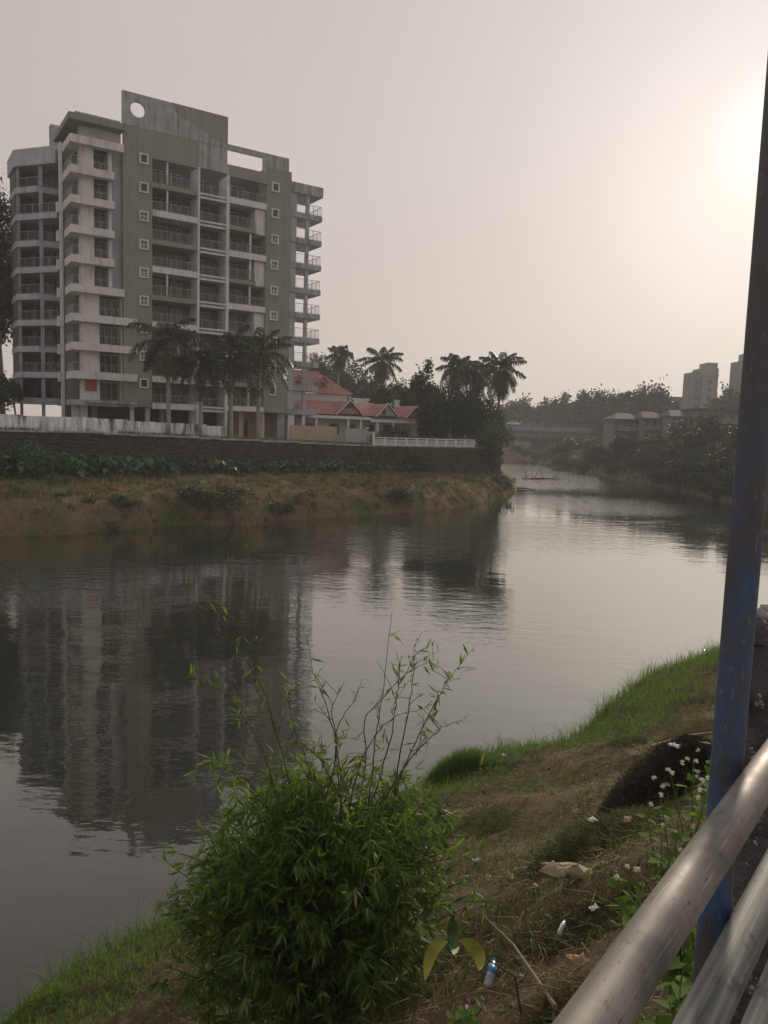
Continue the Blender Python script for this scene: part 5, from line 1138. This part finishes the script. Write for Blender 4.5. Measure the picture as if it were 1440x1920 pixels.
weed(1300, 1640, 3.6, [(1240, 1500, 4), (1258, 1455, 5), (1300, 1430, 6), (1295, 1560, 6), (1262, 1545, 4), (1318, 1500, 5), (1210, 1520, 2), (1330, 1470, 3), (1240, 1570, 0), (1225, 1590, 0), (1285, 1600, 4)], 'flowering weed with white fluffy heads left of the blue post', 1)
weed(1335, 1600, 4.2, [(1330, 1420, 3), (1338, 1380, 0), (1310, 1450, 4), (1345, 1450, 0)], 'pale flowering weed half hidden behind the blue post', 2)
weed(1200, 1740, 3.3, [(1180, 1640, 3), (1160, 1650, 2), (1205, 1650, 2), (1190, 1690, 0)], 'small budding weed below the top rail', 3)
weed(1300, 1900, 2.3, [(1290, 1780, 0), (1265, 1830, 0), (1310, 1740, 0), (1280, 1890, 0), (1320, 1800, 0), (1255, 1880, 0)], 'leafy green weed seen between the rails', 4)
weed(1240, 1960, 2.2, [(1230, 1900, 0), (1265, 1925, 0), (1200, 1935, 0)], 'leafy green weed under the rails at the picture bottom', 5)
weed(865, 1965, 4.2, [(862, 1895, 0), (878, 1908, 0), (845, 1912, 0), (885, 1890, 1)], 'small leafy weed at the bottom beside the bottle', 6)
# sapling with two yellowing leaves
p = at_y(985, 1905, 4.4); zb = float(HN(p[0], p[1])); O = np.array([p[0], p[1], zb]); SP = thing('sapling', 'sapling with two upright green and two drooping yellow leaves', 'plant', tuple(O))
nd = at_y(868, 1772, 4.1)-O; MB().tube([(0, 0, -.1), tuple(at_y(965, 1830, 4.3)-O), tuple(at_y(900, 1790, 4.2)-O), tuple(nd)], [.008, .006, .005, .004], 6).build('stem', MATS['brown_bark'], SP)
def big_leaf(name, base, pts, w, mat):
    """blade along a centre line with curved width"""
    pts = [np.array(a, float) for a in pts]; tt = np.linspace(0, len(pts)-1, 12); i0 = np.minimum(tt.astype(int), len(pts)-2); fr = (tt-i0)[:, None]; A_ = np.array(pts); c = A_[i0]*(1-fr)+A_[i0+1]*fr
    for _ in range(2): c[1:-1] = (c[:-2]+c[1:-1]*2+c[2:])/4
    view = np.array([0, -1, .7]); V = []; F = []
    for i in range(12):
        t_ = c[min(i+1, 11)]-c[max(i-1, 0)]; t_ /= np.linalg.norm(t_); s_ = np.cross(t_, view); s_ /= np.linalg.norm(s_); u = np.cross(s_, t_); ww = w*math.sin(math.pi*min(1, (i+.25)/11.6))**.8*(.5 if i == 11 else 1)
        V += [c[i]-s_*ww+u*ww*.25, c[i], c[i]+s_*ww+u*ww*.25]
        if i: b_ = (i-1)*3; F += [(b_, b_+1, b_+4, b_+3), (b_+1, b_+2, b_+5, b_+4)]
    return npmesh(name, V, F, MATS[mat], SP, True)
L_ = lambda x_, y_, Y=4.1: at_y(x_, y_, Y)-O
big_leaf('green_leaf', nd, [L_(850, 1770), L_(848, 1745), L_(847, 1718, 4.0)], .036, 'sap_leaf'); big_leaf('green_leaf', nd, [L_(850, 1755), L_(850, 1775), L_(850, 1790, 3.95)], .033, 'sap_leaf')
big_leaf('yellow_leaf', nd, [L_(840, 1765), L_(818, 1772), L_(803, 1800), L_(797, 1838, 4.0)], .034, 'yellow_leaf'); big_leaf('yellow_leaf', nd, [L_(864, 1762), L_(885, 1772), L_(900, 1795), L_(898, 1820, 4.0)], .042, 'yellow_leaf')
def stick(lab, pts, r_):
    P_ = [hit2(*pts[0]), hit2(*pts[-1])]; P_ = [P_[0], (P_[0]+P_[1])/2+np.array([.02, 0, .04]), P_[1]]; b = P_[0]; o = MB().tube([q_-b+np.array([0, 0, .10]) for i, q_ in enumerate(P_)], np.linspace(r_, r_*.5, len(P_)), 6).build('dead_stick', MATS['stick']); o.location = b; tag(o, lab, 'stick', 'dead sticks on the near bank')
stick('long dead stick slanting down to the railing at the picture bottom', [(1040, 1918), (975, 1835), (905, 1735)], .016); stick('thin dead stick crossing below the sapling', [(950, 1880), (1000, 1870), (1050, 1885)], .008); stick('pale stick lying beside the flowering weed', [(1220, 1415), (1290, 1400), (1335, 1385)], .02)
stick('thin twig lying on the bare soil near the bottle', [(860, 1890), (935, 1905), (960, 1895)], .006)
def bottle(px, py, L, lab, az, label_mat=True):
    p = hit2(px, py); t = thing('plastic_bottle', lab, 'bottle', (p[0], p[1], p[2]+.075)); t.rotation_euler = (0, math.radians(68), az)
    r_ = L*.16; MB().tube([(0, 0, 0), (0, 0, .01), (0, 0, L*.7), (0, 0, L*.8), (0, 0, L*.93)], [r_*.8, r_, r_, r_*.8, r_*.4], 14).build('body', MATS['bottle_clear'], t, True)
    MB().tube([(0, 0, L*.93), (0, 0, L)], r_*.45, 10).build('cap', MATS['label_blue' if label_mat else 'plastic_white'], t)
    if label_mat: MB().tube([(0, 0, L*.42), (0, 0, L*.72)], r_*1.02, 14).build('sleeve', MATS['label_blue'], t, True)
bottle(913, 1868, .22, 'clear plastic bottle with blue label at the bottom of the picture', 1.2); bottle(1047, 1770, .13, 'small crumpled white plastic bottle in the brown weeds', 1.0, False)
def crumple(name, lab, px, py, w, d, h_, mat, cat, sd, rz=0, grp=None):
    r3 = np.random.default_rng(sd); n_ = 9; u, v = np.meshgrid(np.linspace(-.5, .5, n_), np.linspace(-.5, .5, n_)); zz_ = h_*(.35+.4*np.sin(u*7+sd)*np.cos(v*6+sd)+.25*np.sin(u*13+v*9)+.12*r3.normal(size=u.shape))
    e = np.maximum(np.abs(u), np.abs(v)); zz_ = np.where(e > .45, zz_*.25, zz_); V = np.stack([u*w*(1+.15*r3.normal(size=u.shape)), v*d*(1+.15*r3.normal(size=u.shape)), zz_+.01], -1).reshape(-1, 3)
    i = np.arange(n_*n_).reshape(n_, n_); F = np.stack([i[:-1, :-1], i[:-1, 1:], i[1:, 1:], i[1:, :-1]], -1).reshape(-1, 4)
    p = hit2(px, py); o = npmesh(name, V, F, MATS[mat]); o.location = (p[0], p[1], p[2]+.03); o.rotation_euler = (0, 0, rz); m_ = o.modifiers.new('thick', 'SOLIDIFY'); m_.thickness = .003; tag(o, lab, cat, grp)
crumple('tan_sheet', 'crumpled tan plastic sheet lying over the weed heaps', 1085, 1648, .56, .22, .12, 'cloth_tan', 'sheet', 5, -.2)
for i, (px, py, w, lab, mt) in enumerate([(893, 1619, .11, 'white paper scrap on the bare soil right of the bamboo', 'plastic_white'), (1113, 1712, .08, 'white plastic cup scrap in the dark weeds', 'plastic_white'), (915, 1653, .10, 'dry curled leaf on the bare soil', 'dry_leaf'), (955, 1650, .13, 'brown dry leaf below the path', 'dry_leaf'), (1080, 1528, .14, 'pale scrap lying left of the green weed heap', 'cloth_tan'), (1110, 1545, .1, 'white scrap on top of the green weed heap', 'plastic_white'), (1176, 1545, .12, 'grey scrap on the right of the green weed heap', 'cloth_tan'), (945, 1420, .16, 'white plastic bag at the grassy rim', 'plastic_white'), (1265, 1405, .12, 'white scrap above the dark heap', 'plastic_white'), (1190, 1418, .2, 'pale sheet scrap at the end of the path', 'cloth_tan'), (785, 1855, .11, 'yellowed dry leaf left of the bottle', 'cloth_tan'), (670, 1905, .16, 'curled brown leaf at the bottom of the bamboo', 'cloth_tan'), (1005, 1668, .05, 'tiny white scrap on the path', 'plastic_white'), (1085, 1815, .16, 'grey dry frond scrap beside the rail', 'dry_leaf')]):
    crumple('litter_scrap', lab, px, py, w, w*.6, w*.35, mt, 'litter', 20+i, i*.7, 'litter on the near bank')

# ------------------------------------------------------------------ railing, blue post, old gatepost, pavement
m, nt = newmat('rail_steel'); tc = node(nt, 'ShaderNodeTexCoord').outputs['Object']
st = noise(nt, mapped(nt, tc, (1.2, 60, 60)), 1.0, 6, .65); bl_ = noise(nt, tc, 9, 5); c = ramp(nt, bl_.outputs[0], [(.3, (.10,.092,.083)), (.5, (.19,.175,.158)), (.72, (.26,.236,.21))]).outputs[0]
c = mixc(nt, ramp(nt, st.outputs[0], [(.45, (0,0,0)), (.75, (.7,.7,.7))]).outputs[0], c, (.13,.12,.108))
pits = noise(nt, mapped(nt, tc, (45, 130, 130)), 1.0, 5, .7); c = mixc(nt, ramp(nt, pits.outputs[0], [(.60, (0,0,0)), (.65, (.85,.85,.85))]).outputs[0], c, (.075,.065,.058))
scr = noise(nt, mapped(nt, tc, (7, 420, 420)), 1.0, 3, .6); c = mixc(nt, ramp(nt, scr.outputs[0], [(.64, (0,0,0)), (.69, (.6,.6,.6))]).outputs[0], c, (.42,.39,.35))
b = node(nt, 'ShaderNodeBsdfPrincipled'); lnk(nt, c, b.inputs['Base Color']); b.inputs['Metallic'].default_value = .35
rr2 = ramp(nt, bl_.outputs[0], [(.3, (.68,)*3), (.7, (.52,)*3)]); lnk(nt, rr2.outputs[0], b.inputs['Roughness'])
bp = node(nt, 'ShaderNodeBump'); bp.inputs['Strength'].default_value = .25; bp.inputs['Distance'].default_value = .002; lnk(nt, st.outputs[0], bp.inputs['Height']); lnk(nt, bp.outputs[0], b.inputs['Normal'])
o_ = node(nt, 'ShaderNodeOutputMaterial'); lnk(nt, b.outputs[0], o_.inputs[0]); MATS['rail_steel'] = m
m, nt = newmat('rail_grey'); tc = node(nt, 'ShaderNodeTexCoord').outputs['Object']
st = noise(nt, mapped(nt, tc, (2.0, 90, 90)), 1.0, 6, .7); c = ramp(nt, st.outputs[0], [(.34, (.06,.064,.06)), (.5, (.15,.157,.148)), (.68, (.25,.258,.245))]).outputs[0]
sp = noise(nt, tc, 14, 4, .6); c = mixc(nt, ramp(nt, sp.outputs[0], [(.58, (0,0,0)), (.70, (1,1,1))]).outputs[0], c, (.06,.055,.05))
b = node(nt, 'ShaderNodeBsdfPrincipled'); lnk(nt, c, b.inputs['Base Color']); b.inputs['Roughness'].default_value = .65; b.inputs['Metallic'].default_value = .2
bp = node(nt, 'ShaderNodeBump'); bp.inputs['Strength'].default_value = .5; bp.inputs['Distance'].default_value = .003; lnk(nt, st.outputs[0], bp.inputs['Height']); lnk(nt, bp.outputs[0], b.inputs['Normal'])
o_ = node(nt, 'ShaderNodeOutputMaterial'); lnk(nt, b.outputs[0], o_.inputs[0]); MATS['rail_grey'] = m
m, nt = newmat('blue_paint'); tc = node(nt, 'ShaderNodeTexCoord').outputs['Object']
n1 = noise(nt, mapped(nt, tc, (9, 9, 3)), 1.0, 7, .65); n2 = noise(nt, mapped(nt, tc, (40, 40, 12)), 1.0, 6, .6)
c = ramp(nt, n2.outputs[0], [(.3, (.026,.07,.155)), (.7, (.05,.115,.235))]).outputs[0]
c = mixc(nt, ramp(nt, n1.outputs[0], [(.50, (0,0,0)), (.57, (.9,.9,.9))]).outputs[0], c, (.058,.05,.048))
n3 = noise(nt, mapped(nt, tc, (14, 14, 6)), 1.0, 5, .6); c = mixc(nt, ramp(nt, n3.outputs[0], [(.60, (0,0,0)), (.70, (.8,.8,.8))]).outputs[0], c, (.12,.055,.035))
sx = node(nt, 'ShaderNodeSeparateXYZ'); lnk(nt, tc, sx.inputs[0]); zr_ = node(nt, 'ShaderNodeMapRange'); zr_.inputs[1].default_value = 1.35; zr_.inputs[2].default_value = 2.3; lnk(nt, sx.outputs['Z'], zr_.inputs[0])
nw = noise(nt, mapped(nt, tc, (22, 22, 7)), 1.0, 6, .7); wv = node(nt, 'ShaderNodeMath', operation='MULTIPLY'); lnk(nt, zr_.outputs[0], wv.inputs[0]); wr = ramp(nt, nw.outputs[0], [(.30, (0,0,0)), (.46, (1,1,1))]); lnk(nt, wr.outputs[0], wv.inputs[1])
c = mixc(nt, wv.outputs[0], c, (.088,.082,.085))
chips = noise(nt, mapped(nt, tc, (120, 120, 45)), 1.0, 5, .7); c = mixc(nt, ramp(nt, chips.outputs[0], [(.61, (0,0,0)), (.64, (1,1,1))]).outputs[0], c, (.16,.145,.135))
b = node(nt, 'ShaderNodeBsdfPrincipled'); lnk(nt, c, b.inputs['Base Color']); b.inputs['Roughness'].default_value = .6
bp = node(nt, 'ShaderNodeBump'); bp.inputs['Strength'].default_value = .4; bp.inputs['Distance'].default_value = .002; lnk(nt, n1.outputs[0], bp.inputs['Height']); lnk(nt, bp.outputs[0], b.inputs['Normal'])
o_ = node(nt, 'ShaderNodeOutputMaterial'); lnk(nt, b.outputs[0], o_.inputs[0]); MATS['blue_paint'] = m
RA = math.radians(90-37.8); RO = np.array([.2, .61]); RDIR = np.array([math.cos(RA), math.sin(RA)]); ROUT = np.array([-RDIR[1], RDIR[0]])
RL = thing('railing', 'three-bar pipe railing running along the near edge at lower right', 'railing', (RO[0], RO[1], 5.9), RA)
for zz_, r_, mt in ((7.51, .0245, 'rail_steel'), (7.275, .027, 'rail_grey'), (7.005, .027, 'rail_grey')):
    MB().tube([(x_, 0, zz_-5.9) for x_ in np.linspace(-3, 7, 30)], r_, 40).build('rail', MATS[mt], RL, True)
for u in (-2.4, 2.9, 5.6): MB().tube([(u, -.055, -.5), (u, -.055, 1.66)], .026, 16).build('rail_post', MATS['rail_grey'], RL, True)
d = ray(1374, 1300); k = 1.0
base_n = (RO@ROUT)
tpar = (base_n+.052)/(d[:2]@ROUT); pp = CAM+d*tpar
PT = MB().tube([(0, 0, z_) for z_ in (-.6, .5, 1.2, 2, 3, 4)], .0225*1.03, 36).build('blue_post', MATS['blue_paint'], None, True); PT.location = (pp[0], pp[1], 5.9); tag(PT, 'tall round steel post with worn blue paint outside the railing', 'post')
# old concrete gatepost
g0 = at_y(1404, 1300, 2.3); GP = thing('concrete_gatepost', 'dark weathered concrete post with pale lichen behind the blue post', 'post', (g0[0], g0[1], 5.4), RA)
def rough_block(name, x0, x1, y0, y1, z0, z1, amp, mat, parent, nx_=8, nz_=14):
    V = []; F = []; r3 = np.random.default_rng(3)
    for iz in range(nz_+1):
        for (a, b_) in [(x0+(x1-x0)*i/nx_, y0) for i in range(nx_)]+[(x1, y0+(y1-y0)*i/nx_) for i in range(nx_)]+[(x1-(x1-x0)*i/nx_, y1) for i in range(nx_)]+[(x0, y1-(y1-y0)*i/nx_) for i in range(nx_)]:
            V.append((a+r3.normal()*amp, b_+r3.normal()*amp, z0+(z1-z0)*iz/nz_+(r3.normal()*amp*1.5 if iz == nz_ else 0)))
    m_ = 4*nx_
    for iz in range(nz_):
        for i in range(m_): F.append((iz*m_+i, iz*m_+(i+1) % m_, (iz+1)*m_+(i+1) % m_, (iz+1)*m_+i))
    F.append(tuple(range(nz_*m_, (nz_+1)*m_))); return MB().add(V, F).build(name, MATS[mat], parent, True)
rough_block('shaft', .02, .34, -.30, .02, -.6, 1.98, .006, 'dark_post', GP); rough_block('cap', .01, .36, -.32, .03, 1.985, 2.06, .006, 'dark_post', GP, 8, 3)
box('cross_bar', MATS['dark_post'], GP, -.03, .36, .022, .08, 1.78, 1.84)
PV = MB(); c0 = RO-ROUT*.12; PV.prism([tuple(c0-RDIR*14), tuple(c0+RDIR*30), tuple(c0+RDIR*30-ROUT*6), tuple(c0-RDIR*14-ROUT*6)], 5.6, 6.4); o = PV.build('pavement', MATS['pavement_c']); tag(o, kind='structure')

# ------------------------------------------------------------------ haze
m, nt = newmat('haze_air'); pv = node(nt, 'ShaderNodeVolumePrincipled'); pv.inputs['Color'].default_value = (.93, .95, 1.0, 1); pv.inputs['Density'].default_value = HAZE_DENSITY; pv.inputs['Anisotropy'].default_value = .15
o_ = node(nt, 'ShaderNodeOutputMaterial'); lnk(nt, pv.outputs[0], o_.inputs['Volume'])
HZ_ = MB().box(-440, 440, -70, 530, -3, 46).build('haze', m); tag(HZ_, kind='stuff')
